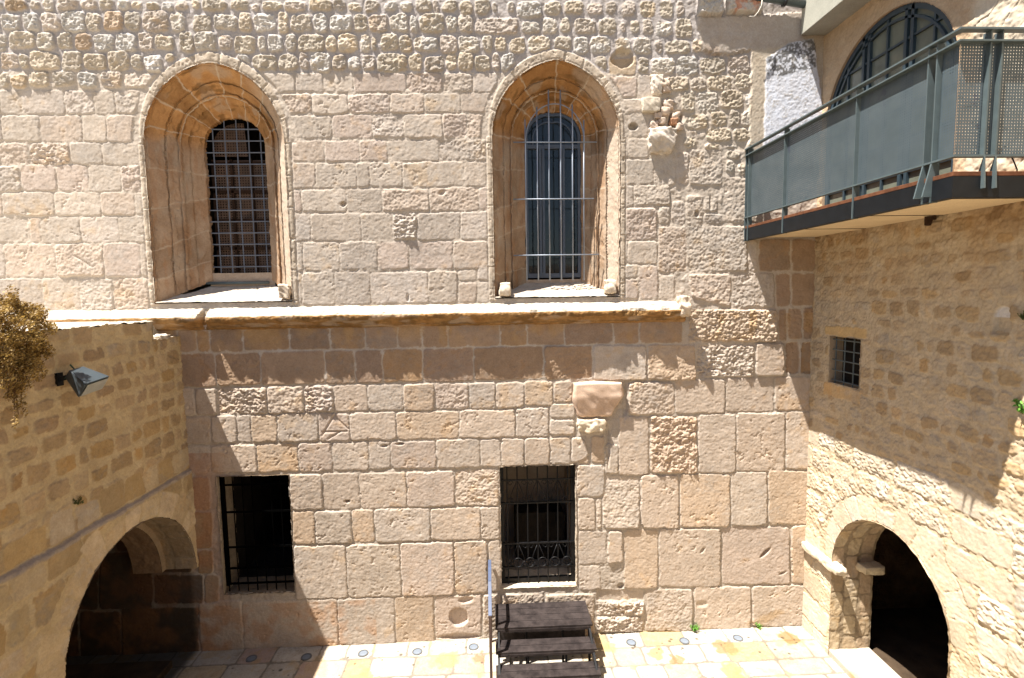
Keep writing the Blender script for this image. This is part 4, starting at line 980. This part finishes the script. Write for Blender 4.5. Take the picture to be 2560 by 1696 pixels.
# small barred window
y0, y1, z0, z1 = SW
mb = MB(); sill = [(y0, z0), (y1, z0), (y1, z1), (y0, z1)]
for i in range(4):
    (a0, b0), (a1, b1) = sill[i], sill[(i+1) % 4]; mb.add([(XR-.012, a0, b0), (XR-.012, a1, b1), (XR+.22, a1, b1), (XR+.22, a0, b0)], [(0, 1, 2, 3)])
SWO = mb.build('small_window', stone_mat('reveal_stone', (.36, .27, .18), (.46, .36, .25), scale=5), RWL)
g = MB()
for k in range(4): y = y0+.03+(y1-y0-.08)*k/3; g.tube([(XR+.06, y, z0), (XR+.06, y, z1)], .010, 6)
for k in range(5): z = z0+.05+(z1-z0-.1)*k/4; g.tube([(XR+.045, y0, z), (XR+.045, y1, z)], .010, 6)
g.build('window_grille', paint_mat('grey_iron', (.10, .12, .12), .5), SWO)
MB().box(XR+.20, XR+.23, y0-.02, y1+.02, z0-.02, z1+.02).build('window_pane', M_BLACK, SWO)
# large arched window above the balcony
mb = MB(); pts = [(DWc+DWr, DWb)]+[(DWc+DWr*math.cos(math.pi*k/40), DWs+DWr*math.sin(math.pi*k/40)) for k in range(41)]+[(DWc-DWr, DWb)]
for i in range(len(pts)-1):
    (a0, b0), (a1, b1) = pts[i], pts[i+1]; mb.add([(XR-.012, a0, b0), (XR-.012, a1, b1), (XR+.10, a1, b1), (XR+.10, a0, b0)], [(0, 1, 2, 3)])
AW = mb.build('arched_window', stone_mat('plaster_reveal', (.40, .29, .19), (.48, .36, .24), scale=4), RWL, label='large round-arched window with dark teal frame and many panes above the balcony')
fx = XR+.055; g = MB()
for rr, wd_ in ((DWr-.03, .07), (DWr-.14, .03)):
    P = [(DWc+rr*math.cos(math.pi*k/40), DWs+rr*math.sin(math.pi*k/40)) for k in range(41)]
    for i in range(40): g.bar((fx, P[i][0], P[i][1]), (fx, P[i+1][0], P[i+1][1]), .06, wd_, (1, 0, 0)) if False else g.bar((fx, *P[i]), (fx, *P[i+1]), wd_, .06, (1, 0, 0))
def hz(y, r): return DWs+math.sqrt(max(0, r*r-(y-DWc)**2))
for s in (-1, 1): g.box(fx-.03, fx+.03, DWc+s*(DWr-.03)-.035, DWc+s*(DWr-.03)+.035, DWb, DWs)
for k in range(-2, 3):
    y = DWc+k*.36; w = .045 if k in (-1, 1) else .014
    if k in (-1, 1):
        for e in (-.05, .05): g.box(fx-.03, fx+.03, y+e-.022, y+e+.022, DWb, hz(y, DWr-.03))
    else: g.box(fx-.02, fx+.02, y-w, y+w, DWb, hz(y, DWr-.03))
for k in range(6):
    z = DWb+.10+k*.40; hw = DWr-.03 if z < DWs else math.sqrt(max(.01, (DWr-.03)**2-(z-DWs)**2)); w = .014
    g.box(fx-.018, fx+.018, DWc-hw, DWc+hw, z-w, z+w)
g.build('window_frame', M_DOORFR, AW)
MB().prism([(p[0], p[1]) for p in pts], lambda p: (fx+.01, p[0], p[1]), lambda p: (fx+.018, p[0], p[1])).build('window_pane', M_DOORGL, AW)
room('dark_room', XR+.12, XR+1.2, -2.5, -.05, DWb-.1, 9.2, M_BLACK, AW)
# concrete canopy
cx_, cy_ = atY(2002, 88, -.06)[0], -.06
MB().box(cx_, XR+.3, -4.3, cy_, 9.36, 9.82).build('concrete_canopy', M_CONC, RWL, .006)

# ------------------------------------------------------------------ ground
us = np.arange(-8.3, XR+.63, .0115); vs = np.arange(-2.2, .03, .0115); Ug, Vg = np.meshgrid(us, vs)
Rg = Relief(Ug, Vg, (.19, .17, .14), .003, 301, .008)
rr = random.Random(5); v = -.02-.30
PALF = [(.40, .37, .32)]*6+[(.40, .34, .25), (.40, .30, .16), (.40, .33, .23), (.34, .31, .27), (.38, .29, .24)]
first = True; vv = .05
while vv > -2.3:
    h = .40 if first else rr.uniform(.30, .46); u = -8.3-rr.random()*.2
    while u < XR+1.1:
        w = rr.uniform(.30, .72); c = np.array(PALF[rr.randrange(len(PALF))])*rr.uniform(.94, 1.05)
        Rg.stone([(u, vv), (u+w, vv), (u+w, vv-h), (u, vv-h)], (.006, .008, .0015, .0012, .35, .012), c, gap=rr.choice((.010, .016, .022))); u += w
    vv -= h; first = False
st = sst(Rg.Ns+.4*Rg.Ns2, .35, .8); Rg.paint(st, (.37, .28, .16), .5); st = sst(-Rg.Ns+.6*Rg.Nf, .55, .9); Rg.paint(st, (.20, .16, .10), .35)
def gspot(px, py, rad, col, a=.8):
    p = atZ(px, py, 0); r = np.hypot(Ug-p[0], (Vg-p[1])*1.0)+.05*Rg.Ns2; Rg.paint(1-sst(r, rad*.7, rad), col, a)
gspot(1120, 1650, .22, (.38, .27, .12)); gspot(1198, 1645, .13, (.36, .15, .08)); gspot(1975, 1595, .18, (.20, .12, .04)); gspot(1810, 1620, .20, (.24, .155, .07)); gspot(1640, 1635, .16, (.32, .21, .09)); gspot(1520, 1618, .16, (.36, .26, .13)); gspot(1830, 1675, .18, (.33, .22, .09)); gspot(910, 1690, .16, (.36, .27, .12)); gspot(1690, 1650, .12, (.2, .14, .06))
for k in range(60):
    x, y = rr.uniform(-4, 5), rr.uniform(-.7, -.03); rd = rr.uniform(.012, .03); r = np.hypot(Ug-x, Vg-y); mk = 1-sst(r, rd*.6, rd*1.2); Rg.paint(mk, (.06, .05, .035), .8); Rg.H -= .006*mk
co = np.stack([Ug, Vg, Rg.H], -1).reshape(-1, 3)
m = 1-sst(Ug, XL-.15, XL-.0); Rg.C *= (1-.8*m)[..., None]; co = co  # paving inside the left vault darkened; shade painted into its colour
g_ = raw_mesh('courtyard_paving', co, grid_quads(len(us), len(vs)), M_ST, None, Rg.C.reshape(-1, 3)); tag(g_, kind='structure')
def paver_mat():
    m, nt, b = new_mat('worn_paving'); tc = nd(nt, 'ShaderNodeTexCoord'); br = nd(nt, 'ShaderNodeTexBrick'); nt.links.new(tc.outputs['Object'], br.inputs['Vector'])
    br.inputs['Color1'].default_value = (.40, .36, .30, 1); br.inputs['Color2'].default_value = (.38, .32, .22, 1); br.inputs['Mortar'].default_value = (.3, .27, .22, 1)
    br.inputs['Scale'].default_value = 1; br.inputs['Brick Width'].default_value = .5; br.inputs['Row Height'].default_value = .33; br.inputs['Mortar Size'].default_value = .008
    n = noise_node(nt, 4, 6, .6, tc.outputs['Object'])
    nt.links.new(mixc(nt, br.outputs[0], ramp(nt, n.outputs[0], [(.3, (.85, .8, .7)), (.7, (1.1, 1.1, 1.1))]), 1, 'MULTIPLY'), b.inputs['Base Color']); b.inputs['Roughness'].default_value = .85
    return m
g_ = MB().add([(-40, -40, -.012), (40, -40, -.012), (40, 30, -.012), (-40, 30, -.012)], [(0, 1, 2, 3)]).build('courtyard_ground', paver_mat()); tag(g_, kind='structure')
# threshold of the right archway
th = MB().box(XR-.02, XR+.62, ARc-ARr-.2, -.62, -.02, .10).build('stone_threshold', stone_mat('threshold_stone', (.40, .36, .30), (.44, .39, .32), stain=(.38, .28, .13), scale=4), None, .015); tag(th, kind='structure')

# ------------------------------------------------------------------ balcony
BX, BY = 3.98, -3.62
zT, z2, zB, zD, zb0 = CZ+2.14, CZ+2.045, CZ+1.115, CZ+.985, CZ+.775
BAL = thing('balcony', 'dark grey steel balcony with perforated panels along the right wall under a large arched window', 'balcony', (BX, 0, zb0))
def perf_mat():
    m, nt, b = new_mat('perforated_sheet'); tc = nd(nt, 'ShaderNodeTexCoord'); sx = nd(nt, 'ShaderNodeSeparateXYZ'); nt.links.new(tc.outputs['Object'], sx.inputs[0])
    ad = nd(nt, 'ShaderNodeMath', operation='ADD'); nt.links.new(sx.outputs[0], ad.inputs[0]); nt.links.new(sx.outputs[1], ad.inputs[1])
    sq = []
    for o in (ad.outputs[0], sx.outputs[2]):
        mul = nd(nt, 'ShaderNodeMath', operation='MULTIPLY'); mul.inputs[1].default_value = 1/.0255; nt.links.new(o, mul.inputs[0])
        fr_ = nd(nt, 'ShaderNodeMath', operation='FRACT'); nt.links.new(mul.outputs[0], fr_.inputs[0])
        sb = nd(nt, 'ShaderNodeMath', operation='SUBTRACT'); sb.inputs[1].default_value = .5; nt.links.new(fr_.outputs[0], sb.inputs[0])
        pw = nd(nt, 'ShaderNodeMath', operation='MULTIPLY'); nt.links.new(sb.outputs[0], pw.inputs[0]); nt.links.new(sb.outputs[0], pw.inputs[1]); sq.append(pw.outputs[0])
    s_ = nd(nt, 'ShaderNodeMath', operation='ADD'); nt.links.new(sq[0], s_.inputs[0]); nt.links.new(sq[1], s_.inputs[1])
    lt = nd(nt, 'ShaderNodeMath', operation='LESS_THAN'); lt.inputs[1].default_value = .058; nt.links.new(s_.outputs[0], lt.inputs[0])
    n1 = noise_node(nt, 4, 8, .7, tc.outputs['Object']); n2 = noise_node(nt, 2.2, 9, .78, tc.outputs['Object'])
    col = ramp(nt, n1.outputs[0], [(.3, (.055, .076, .086)), (.7, (.082, .105, .117))])
    f = ramp(nt, n2.outputs[0], [(.60, (0, 0, 0)), (.625, (1, 1, 1))]); col = mixc(nt, col, (.05, .06, .08), f)
    nt.links.new(col, b.inputs['Base Color']); b.inputs['Roughness'].default_value = .45
    tr = nd(nt, 'ShaderNodeBsdfTransparent'); mx = nd(nt, 'ShaderNodeMixShader')
    nt.links.new(lt.outputs[0], mx.inputs[0]); nt.links.new(b.outputs[0], mx.inputs[1]); nt.links.new(tr.outputs[0], mx.inputs[2])
    nt.links.new(mx.outputs[0], nt.nodes['Material Output'].inputs['Surface']); return m
M_PERF = perf_mat()
XE = XR-.012
def rail(z, name, w=.055, t=.014, out=.03):
    m_ = MB().box(BX-out, BX-out+w, BY-out, -.01, z-t, z).box(BX-out+w, XE, BY-out, BY-out+w, z-t, z); return m_.build(name, M_GREY, BAL)
rail(zT, 'handrail', .07, .016, .05); rail(z2, 'top_rail', .065, .014, .045); rail(zB, 'bottom_rail', .05, .016, .03)
# flat bar posts: pairs of plates with tapered feet
def postA(y, pair=False, foot=False):
    m_ = MB()
    for dy in ((-.045, .045) if pair else (0,)):
        m_.box(BX-.028, BX+.045, y+dy-.006, y+dy+.006, zb0-.02, zT-.016)
        if foot: m_.add([(BX-.03, y+dy-.007, zB-.02), (BX-.03, y+dy+.007, zB-.02), (BX-.10, y+dy+.007, zb0+.03), (BX-.10, y+dy-.007, zb0+.03), (BX+.05, y+dy-.007, zb0+.03), (BX+.05, y+dy+.007, zb0+.03)],
                        [(0, 1, 2, 3), (0, 3, 4), (1, 5, 2), (0, 4, 5, 1), (2, 5, 4, 3)])
    m_.build('post', M_GREY, BAL)
yA = [atX(px, py, BX)[1] for px, py in ((1962, 640-60), (2141, 480))]
postA(-.06, True); postA(atX(1961, 520, BX)[1]); postA(atX(2139, 450, BX)[1]); postA(atX(2331, 300, BX)[1], True, True)
def postB(x, pair=True):
    m_ = MB()
    for dx in ((-.05, .05) if pair else (0,)):
        m_.box(x+dx-.006, x+dx+.006, BY-.028, BY+.045, zB, zT-.016)
        m_.add([(x+dx-.007, BY-.03, zB-.0), (x+dx+.007, BY-.03, zB-.0), (x+dx+.007, BY+.06, zb0+.06), (x+dx-.007, BY+.06, zb0+.06), (x+dx+.007, BY-.05, zb0+.06), (x+dx-.007, BY-.05, zb0+.06)],
               [(0, 1, 2, 3), (0, 5, 4, 1), (2, 1, 4), (0, 3, 5), (3, 2, 4, 5)])
    m_.build('post', M_GREY, BAL)
postB(4.27); postB(XR-.09)
ys = [-.12, atX(1961, 520, BX)[1], atX(2139, 450, BX)[1], atX(2331, 300, BX)[1]+.05, atX(2331, 300, BX)[1]-.05, BY+.01]
for k in (0, 1, 2, 4): MB().box(BX+.012, BX+.015, ys[k+1]+.012, ys[k]-.012, zB, z2-.015).build('perforated_panel', M_PERF, BAL)
for xa, xb in ((BX+.012, 4.21), (4.23, 4.31), (4.33, XR-.15)): MB().box(xa, xb, BY+.012, BY+.015, zB, z2-.015).build('perforated_panel', M_PERF, BAL)
# channel beam, timber deck edge, soffit
MB().box(BX-.015, BX+.0, BY-.015, -.005, zb0, zb0+.165).box(BX, XE, BY-.015, BY, zb0, zb0+.165).box(BX-.015, BX+.07, BY-.015, -.005, zb0-.012, zb0).box(BX+.07, XE, BY-.015, BY+.07, zb0-.012, zb0).build('edge_beam', paint_mat('near_black_steel', (.0045, .006, .008), .55, var=.4, spec=.3), BAL)
M_DECK = stone_mat('red_brown_deck', (.085, .035, .018), (.17, .07, .035), scale=9, bump=.2)
MB().box(BX-.012, BX+.012, BY-.012, -.01, zD-.042, zD-.004).box(BX+.012, XE, BY-.012, BY+.012, zD-.042, zD-.004).build('deck_edge', M_DECK, BAL, .003)
dk = MB()
for k in range(24):
    x = BX+.02+k*.135; dk.box(x, x+.128, BY+.02, -.01, zD-.035, zD-.008)
dk.build('deck_boards', M_DECK, BAL, .003)
MB().box(BX+.003, XR-.01, BY+.003, -.045, zb0+.03, zb0+.05).build('soffit_board', M_SOFFIT, BAL)
for y in (-1.1, -2.3): MB().box(BX+.01, XR-.012, y-.005, y+.005, zb0+.024, zb0+.029).build('soffit_joint', M_WOODBR, BAL)
p = atZ(2326, 548, zb0+.0)
sl = thing('ceiling_lamp', 'small round brown lamp fixed under the balcony soffit', 'lamp', (p[0], p[1], zb0))
MB().tube([(p[0], p[1], zb0+.03), (p[0], p[1], zb0-.01)], .055, 14).build('lamp_base', M_WOODBR, sl)
MB().tube([(p[0]-.02, p[1], zb0-.01), (p[0]-.03, p[1], zb0-.07)], .04, 12, .03).build('lamp_head', M_WOODBR, sl)
# thin cable hanging behind the balcony front
P = [tuple(atY(2528, 390, BY+.2)), tuple(atY(2535, 405, BY+.2)), tuple(atY(2543, 425, BY+.2)), tuple(atY(2541, 436, BY+.2))]
tag(MB().tube(P, .006, 5).build('cable', M_IRON, None), 'thin black cable hanging below the balcony panel at the right', 'cable')

# ------------------------------------------------------------------ wooden steps
ZP = CZ-4.96
STP = thing('wooden_steps', 'dark brown plank steps with a landing leading up to the scrolled iron window', 'steps', (.73, -.6, 0))
M_PLANK = stone_mat('weathered_dark_plank', (.013, .010, .010), (.048, .038, .036), scale=7, bump=.35, rough=.6)
def planks(y0, y1, z, n, name, x0=.0, x1=1.46):
    m_ = MB(); w = (y1-y0)/n
    for k in range(n): m_.box(x0, x1, y0+k*w+.004, y0+(k+1)*w-.004, z-.032, z)
    m_.build(name, M_PLANK, STP, .003)
planks(-.66, -.05, ZP, 4, 'landing'); planks(-.97, -.69, ZP-.165, 2, 'tread'); planks(-1.27, -.99, ZP-.33, 2, 'tread'); planks(-1.57, -1.29, ZP-.48, 2, 'tread')
for nm, ya, za in (('riser', -.64, ZP), ('riser', -.95, ZP-.165), ('riser', -1.25, ZP-.33)):
    MB().box(.03, 1.43, ya-.02, ya+.015, za-.075, za-.034).build(nm, M_PLANK, STP, .003)
MB().box(.05, 1.41, -.30, -.28, .02, ZP-.05).build('back_board', M_PLANK, STP)
for x in (.03, 1.40):
    MB().box(x, x+.03, -.65, -.05, ZP-.10, ZP-.034).build('side_frame', M_IRON, STP)
    m_ = MB().bar((x+.015, -.64, ZP-.09), (x+.015, -1.55, ZP-.56), .03, .07); m_.build('stringer', M_IRON, STP)
    for y in (-.62, -.08): MB().box(x, x+.035, y-.02, y+.02, 0, ZP-.1).build('leg', M_IRON, STP)
for x in (.45, 1.0):
    for y in (-.62, -.95): MB().box(x, x+.03, y-.015, y+.015, 0, ZP-.035-(.165 if y < -.7 else 0)).build('leg', M_IRON, STP)
M_RUST = paint_mat('brown_steel', (.06, .035, .028), .6); M_BLUER = paint_mat('worn_blue_rail', (.06, .08, .14), .55, metal=.0, var=.2)
RX = -.07; zh = atY(1224, 1401, -.04)[2]
P = [(RX, -.04, zh), (RX, -.62, zh-.02), (RX, -1.02, zh-.30)]
m_ = MB(); m_.bar(P[0], P[1], .05, .02); m_.bar((RX, -.62, zh-.02), P[2], .05, .02)
m_.build('handrail', M_BLUER, STP, .003)
m_ = MB().box(RX-.02, RX+.02, -.10, -.06, 0, zh-.01).box(RX-.02, RX+.02, -1.03, -.99, 0, zh-.30).box(RX-.02, RX+.02, -.64, -.60, ZP-.1, zh-.03)
m_.bar((RX, -.08, ZP+.28), (RX, -.62, ZP+.26), .03, .03); m_.bar((RX, -.62, ZP+.26), (RX, -1.0, ZP-.02), .03, .03); m_.bar((RX, -.08, ZP+.03), (RX, -.62, ZP+.03), .03, .03)
m_.build('railing_frame', M_RUST, STP, .003)

# ------------------------------------------------------------------ small things
M_RING = paint_mat('brushed_ring', (.10, .105, .11), .5); M_LENS = paint_mat('frosted_lens', (.16, .185, .22), .5, spec=.2)
spots = [((629, 1648), 'in-ground light in the shade, nearest the left archway'), ((766, 1644), 'in-ground light in the shade beside the shadow edge, second from the left archway'),
         ((908, 1635), 'sunlit in-ground light just right of the slanting shadow edge'), ((1043, 1631), 'sunlit in-ground light midway between the shadow edge and the steps'),
         ((1184, 1619), 'in-ground light just left of the wooden steps handrail'), ((1578, 1608), 'in-ground light first to the right of the wooden steps'),
         ((1711, 1604), 'in-ground light below the bright green weed clump'), ((1845, 1597), 'in-ground light nearest the right archway, below the small weed')]
for i, ((px, py), lab) in enumerate(spots):
    p = atZ(px, py, 0); o = thing('ground_light', lab, 'light', (p[0], p[1], 0), 'round lights set in the paving along the facade')
    if i == 0:
        m_ = MB(); n = 28
        V_ = [(rr_*math.cos(2*math.pi*k/n), rr_*math.sin(2*math.pi*k/n), zz) for rr_, zz in ((.082, .004), (.080, .016), (.060, .016), (.058, .010)) for k in range(n)]
        F_ = [(a*n+k, a*n+(k+1) % n, (a+1)*n+(k+1) % n, (a+1)*n+k) for a in range(3) for k in range(n)]
        me = bpy.data.meshes.new('light_ring'); me.from_pydata(V_, [], F_); me.materials.append(M_RING); r0 = bpy.data.objects.new('light_ring', me); link(r0, o)
        V_ = [(0, 0, .013)]+[(.060*math.cos(2*math.pi*k/n), .060*math.sin(2*math.pi*k/n), .011) for k in range(n)]
        me = bpy.data.meshes.new('light_lens'); me.from_pydata(V_, [], [(0, 1+k, 1+(k+1) % n) for k in range(n)]); me.materials.append(M_LENS); l0 = bpy.data.objects.new('light_lens', me); link(l0, o)
    else:
        for s_ in (r0, l0): c_ = s_.copy(); scene.collection.objects.link(c_); c_.parent = o
# floodlight on the left wall
fp = atX(215, 950, XL+.25)
FL = thing('floodlight', 'dark grey boxy floodlight mounted on the shaded left wall', 'floodlight', (fp[0], fp[1], fp[2]))
def fl(px, py, dx): p_ = atX(px, py, XL+dx); return Vector(p_)
# head: box tilted down, pointing away from the wall
c0 = Vector(fp); R3 = Matrix.Rotation(math.radians(38), 3, 'Y') @ Matrix.Rotation(math.radians(8), 3, 'X')
def tb(x, y, z): return tuple(c0+R3 @ Vector((x, y, z)))
m_ = MB().add([tb(-.15, -.09, -.05), tb(-.15, .09, -.05), tb(-.15, .09, .05), tb(-.15, -.09, .05), tb(.11, -.155, -.105), tb(.11, .155, -.105), tb(.11, .155, .085), tb(.11, -.155, .085)],
              [(0, 1, 2, 3), (4, 7, 6, 5), (0, 4, 5, 1), (1, 5, 6, 2), (2, 6, 7, 3), (3, 7, 4, 0)])
m_.build('lamp_housing', paint_mat('anthracite_paint', (.05, .065, .075), .4), FL, .006)
m_ = MB().add([tb(.12, -.14, -.09), tb(.12, .14, -.09), tb(.12, .14, .07), tb(.12, -.14, .07)], [(0, 1, 2, 3)]); m_.build('lamp_glass', paint_mat('cloudy_lamp_glass', (.35, .36, .34), .2), FL)
MB().bar((XL+.01, fp[1]-.06, fp[2]+.02), tb(-.1, 0, 0), .03, .05).box(XL, XL+.03, fp[1]-.10, fp[1]-.02, fp[2]-.05, fp[2]+.09).build('wall_bracket', M_IRON, FL)
a_ = atX(175, 912, XL+.02); b_ = atX(168, 948, XL+.06)
tag(MB().tube([tuple(a_), (a_[0]+.05, a_[1]+.01, (a_[2]+b_[2])/2), (XL+.08, fp[1]-.06, fp[2]+.03)], .008, 6).build('green_cable', paint_mat('green_sheath', (.01, .06, .035), .5), FL))
# pipe at the top
a_ = atY(1890, -14, -.12); b_ = atY(2016, 12, -.12)
pp = thing('roof_pipe', 'dark grey pipe crossing the wall just left of the concrete canopy', 'pipe', tuple(a_))
MB().tube([tuple(a_+np.array([-1.0, 0, .12])), tuple(b_)], .055, 14).build('pipe_run', M_GREY, pp, smooth=True)
MB().tube([tuple(b_+np.array([-.35, 0, .04])), tuple(b_+np.array([-.31, 0, .033]))], .065, 14).build('pipe_collar', M_DKGREY, pp, smooth=True)
P = [tuple(atY(x, y, -.19)) for x, y in ((1906, -6), (1904, 14), (1896, 30), (1886, 42), (1874, 42))]
tag(MB().tube(P, .008, 6).build('hanging_cable', paint_mat('pale_cable', (.45, .42, .36), .6), None, smooth=True), 'pale looped cable hanging against the wall left of the dark pipe', 'cable')

# foliage
def leaf_mat(name, c1, c2):
    m, nt, b = new_mat(name); g = nd(nt, 'ShaderNodeNewGeometry'); 
    c = ramp(nt, g.outputs['Random Per Island'], [(0, c1), (1, c2)]); nt.links.new(c, b.inputs['Base Color']); b.inputs['Roughness'].default_value = .6
    b.inputs['Transmission Weight'].default_value = 0
    ad = nd(nt, 'ShaderNodeBsdfTranslucent'); nt.links.new(c, ad.inputs[0]); mx = nd(nt, 'ShaderNodeMixShader'); mx.inputs[0].default_value = .3
    nt.links.new(b.outputs[0], mx.inputs[1]); nt.links.new(ad.outputs[0], mx.inputs[2]); nt.links.new(mx.outputs[0], nt.nodes['Material Output'].inputs['Surface'])
    return m
M_DRY = leaf_mat('dry_golden_leaves', (.13, .075, .02), (.50, .33, .09)); M_GREEN = leaf_mat('fresh_green_leaves', (.07, .22, .02), (.18, .42, .06)); M_DGREEN = leaf_mat('dull_green_leaves', (.05, .08, .02), (.14, .15, .04))
M_TWIG = stone_mat('dry_twig', (.10, .055, .025), (.2, .12, .06), scale=20)
def leaves(pts, size, seed, mb, flat=.5):
    r = random.Random(seed)
    for p in pts:
        a = Vector((r.uniform(-1, 1), r.uniform(-1, 1), r.uniform(-1, 1))).normalized(); b = a.orthogonal().normalized(); c = a.cross(b); s_ = size*r.uniform(.6, 1.3); p = Vector(p)
        mb.add([p-b*s_*.5, p+c*s_*.22+a*s_*.06, p+b*s_*.5, p-c*s_*.22-a*s_*.06], [(0, 1, 2, 3)])
def bush():
    r = random.Random(12); B = thing('dry_shrub', 'dry golden-brown bushy shrub hanging over the top of the left wall', 'shrub', (XL, -2.7, ZT))
    tw = MB(); lf = MB(); base = [Vector(atX(x, y, XL-.02)) for x, y in ((20, 800), (60, 840), (-30, 820), (-80, 850), (40, 900), (0, 880))]
    tips = []
    tg = [(30, 745), (60, 800), (85, 770), (70, 850), (110, 850), (95, 900), (120, 830), (60, 930), (30, 960), (100, 940), (15, 780), (5, 760), (40, 860), (-10, 900), (-20, 830), (-40, 780), (-70, 820), (-60, 900), (45, 985), (70, 965), (20, 1000),
          (80, 820), (115, 880), (50, 780), (25, 850), (10, 930), (88, 870), (65, 890), (-5, 960), (100, 800), (45, 1020), (50, 1045), (35, 900), (75, 910), (90, 845)]
    for x, y in tg:
        for rep in range(2):
            T = Vector(atX(x+r.uniform(-14, 14), y+r.uniform(-12, 12), XL+r.uniform(.05, .42) if y > 770 else XL+r.uniform(-.1, .15)))
            b0 = min(base, key=lambda q_: (q_-T).length)+Vector((r.uniform(-.05, .05), r.uniform(-.1, .1), r.uniform(-.08, .05)))
            mid = (b0+T)/2+Vector((.08, 0, .04)); pts = [b0, mid, T]; tw.tube(pts, .008, 5, .003)
            big = y < 950
            for q_ in range(7):
                t_ = .35+.7*q_/6; c_ = b0.lerp(mid, t_*2) if t_ < .5 else mid.lerp(T, min(1.05, t_*2-1))
                cl = c_+Vector((r.gauss(0, .02), r.gauss(0, .02), r.gauss(0, .02)+.01)); rad = (.020+.020*t_)*(1 if big else .7)
                for w in range(int((44 if big else 20)*(.4+t_))):
                    v_ = Vector((r.gauss(0, 1), r.gauss(0, 1), r.gauss(0, 1))).normalized()*rad*r.uniform(.6, 1.1); v_.z *= 1.35
                    leaves([cl+v_], .026, r.random(), lf)
    tw.build('stems', M_TWIG, B); lf.build('foliage', M_DRY, B)
bush()
def weed(name, lab, loc, n, spread, size, mat, seed, hang=0.):
    r = random.Random(seed); o = thing(name, lab, 'plant', tuple(loc)); st_ = MB(); lf = MB(); L0 = Vector(loc)
    for k in range(n):
        a = r.uniform(0, 2*math.pi); h = spread*r.uniform(.6, 1.5)*(1-hang*1.4); T = L0+Vector((math.cos(a)*spread*r.uniform(.2, 1), math.sin(a)*spread*r.uniform(.2, 1), h))
        st_.tube([L0, (L0+T)/2+Vector((0, 0, .01)), T], .004, 4, .0015)
        for w in range(9): t_ = r.uniform(.35, 1.1); leaves([L0.lerp(T, t_)+Vector((r.gauss(0, .2), r.gauss(0, .2), r.gauss(0, .2)))*spread*.6], size, r.random(), lf)
    st_.build('stems', M_DGREEN, o); lf.build('foliage', mat, o)
p = atZ(1735, 1578, 0); weed('green_weed', 'bright green leafy weed growing where the facade meets the paving', (p[0], -.05, .0), 14, .085, .035, M_GREEN, 1)
p = atZ(1892, 1568, 0); weed('green_weed', 'tiny sparse green weed at the foot of the facade near the right corner', (p[0], -.04, .0), 7, .06, .026, M_GREEN, 2)
p = atX(196, 1262, XL+.02); weed('wall_weed', 'dull green tuft growing from a crack in the left wall above the archway', tuple(p), 9, .06, .026, M_DGREEN, 3)
p = atX(2556, 1035, XR-.02); weed('wall_plant', 'green leaves on the right wall at the picture edge, lower of the two', tuple(p), 12, .08, .04, M_GREEN, 4)
p = atX(2557, 800, XR-.02); weed('wall_plant', 'green leaves on the right wall at the picture edge beside the little white niche', tuple(p), 9, .06, .03, M_DGREEN, 5)
# wall closing the courtyard behind the camera
ob = MB().box(-12, 12, -17.5, -17, -.1, 7.0); 
o_ = ob.build('courtyard_back_wall', stone_mat('far_stone', (.42, .34, .25), (.52, .43, .33), scale=2, bump=1, dist=.05), None)
tag(o_, 'plain stone wall closing the courtyard opposite the facade', 'wall')

MB().box(-9.5, XL, -17, -5.99, -.1, ZT).box(-9.5, -8.25, -6, .3, -.1, ZT-.3).build('wall_mass', stone_mat('left_mass_stone', (.34, .25, .16), (.42, .32, .2), scale=3, bump=1, dist=.04), LW)
MB().box(XR, XR+5, -17, -5.39, -.1, 10.6).build('wall_mass', stone_mat('right_mass_stone', (.45, .37, .27), (.52, .44, .33), scale=3, bump=1, dist=.04), RWL)
t_ = MB().box(XL+.02, XR-.02, -17, -6.7, -.1, 3.9).build('terrace', stone_mat('terrace_stone', (.40, .34, .26), (.48, .41, .31), scale=3, bump=.6, dist=.02), None); tag(t_, kind='structure')

# solid building masses behind the wall faces, so that no daylight enters from the back
M_SHELL = stone_mat('hidden_shell_stone', (.30, .25, .19), (.36, .30, .23), scale=2)
sh = MB().add([(-9.5, 4, -.1), (XR+5, 4, -.1), (XR+5, 4, 10.6), (-9.5, 4, 10.6), (-9.5, .03, -.1), (-9.5, .03, 10.6), (XR+5, .03, 10.6)], [(0, 1, 2, 3), (0, 3, 5, 4), (3, 2, 6, 5)])
sh.add([(XR+.3, .02, 3.45), (XR+5, .02, 3.45), (XR+5, .02, 10.6), (XR+.3, .02, 10.6)], [(0, 1, 2, 3)])
sh.add([(-9.5, .02, -.1), (-8.25, .02, -.1), (-8.25, .02, 10.6), (-9.5, .02, 10.6)], [(0, 1, 2, 3)]).build('building_mass', M_SHELL, FAC)
MB().add([(XR+5, -5.4, -.1), (XR+5, .02, -.1), (XR+5, .02, 10.6), (XR+5, -5.4, 10.6), (XR-.0, -5.4, 10.59), (XR-.0, .02, 10.59)], [(0, 1, 2, 3), (3, 2, 5, 4)]).build('roof_and_side', M_SHELL, RWL)
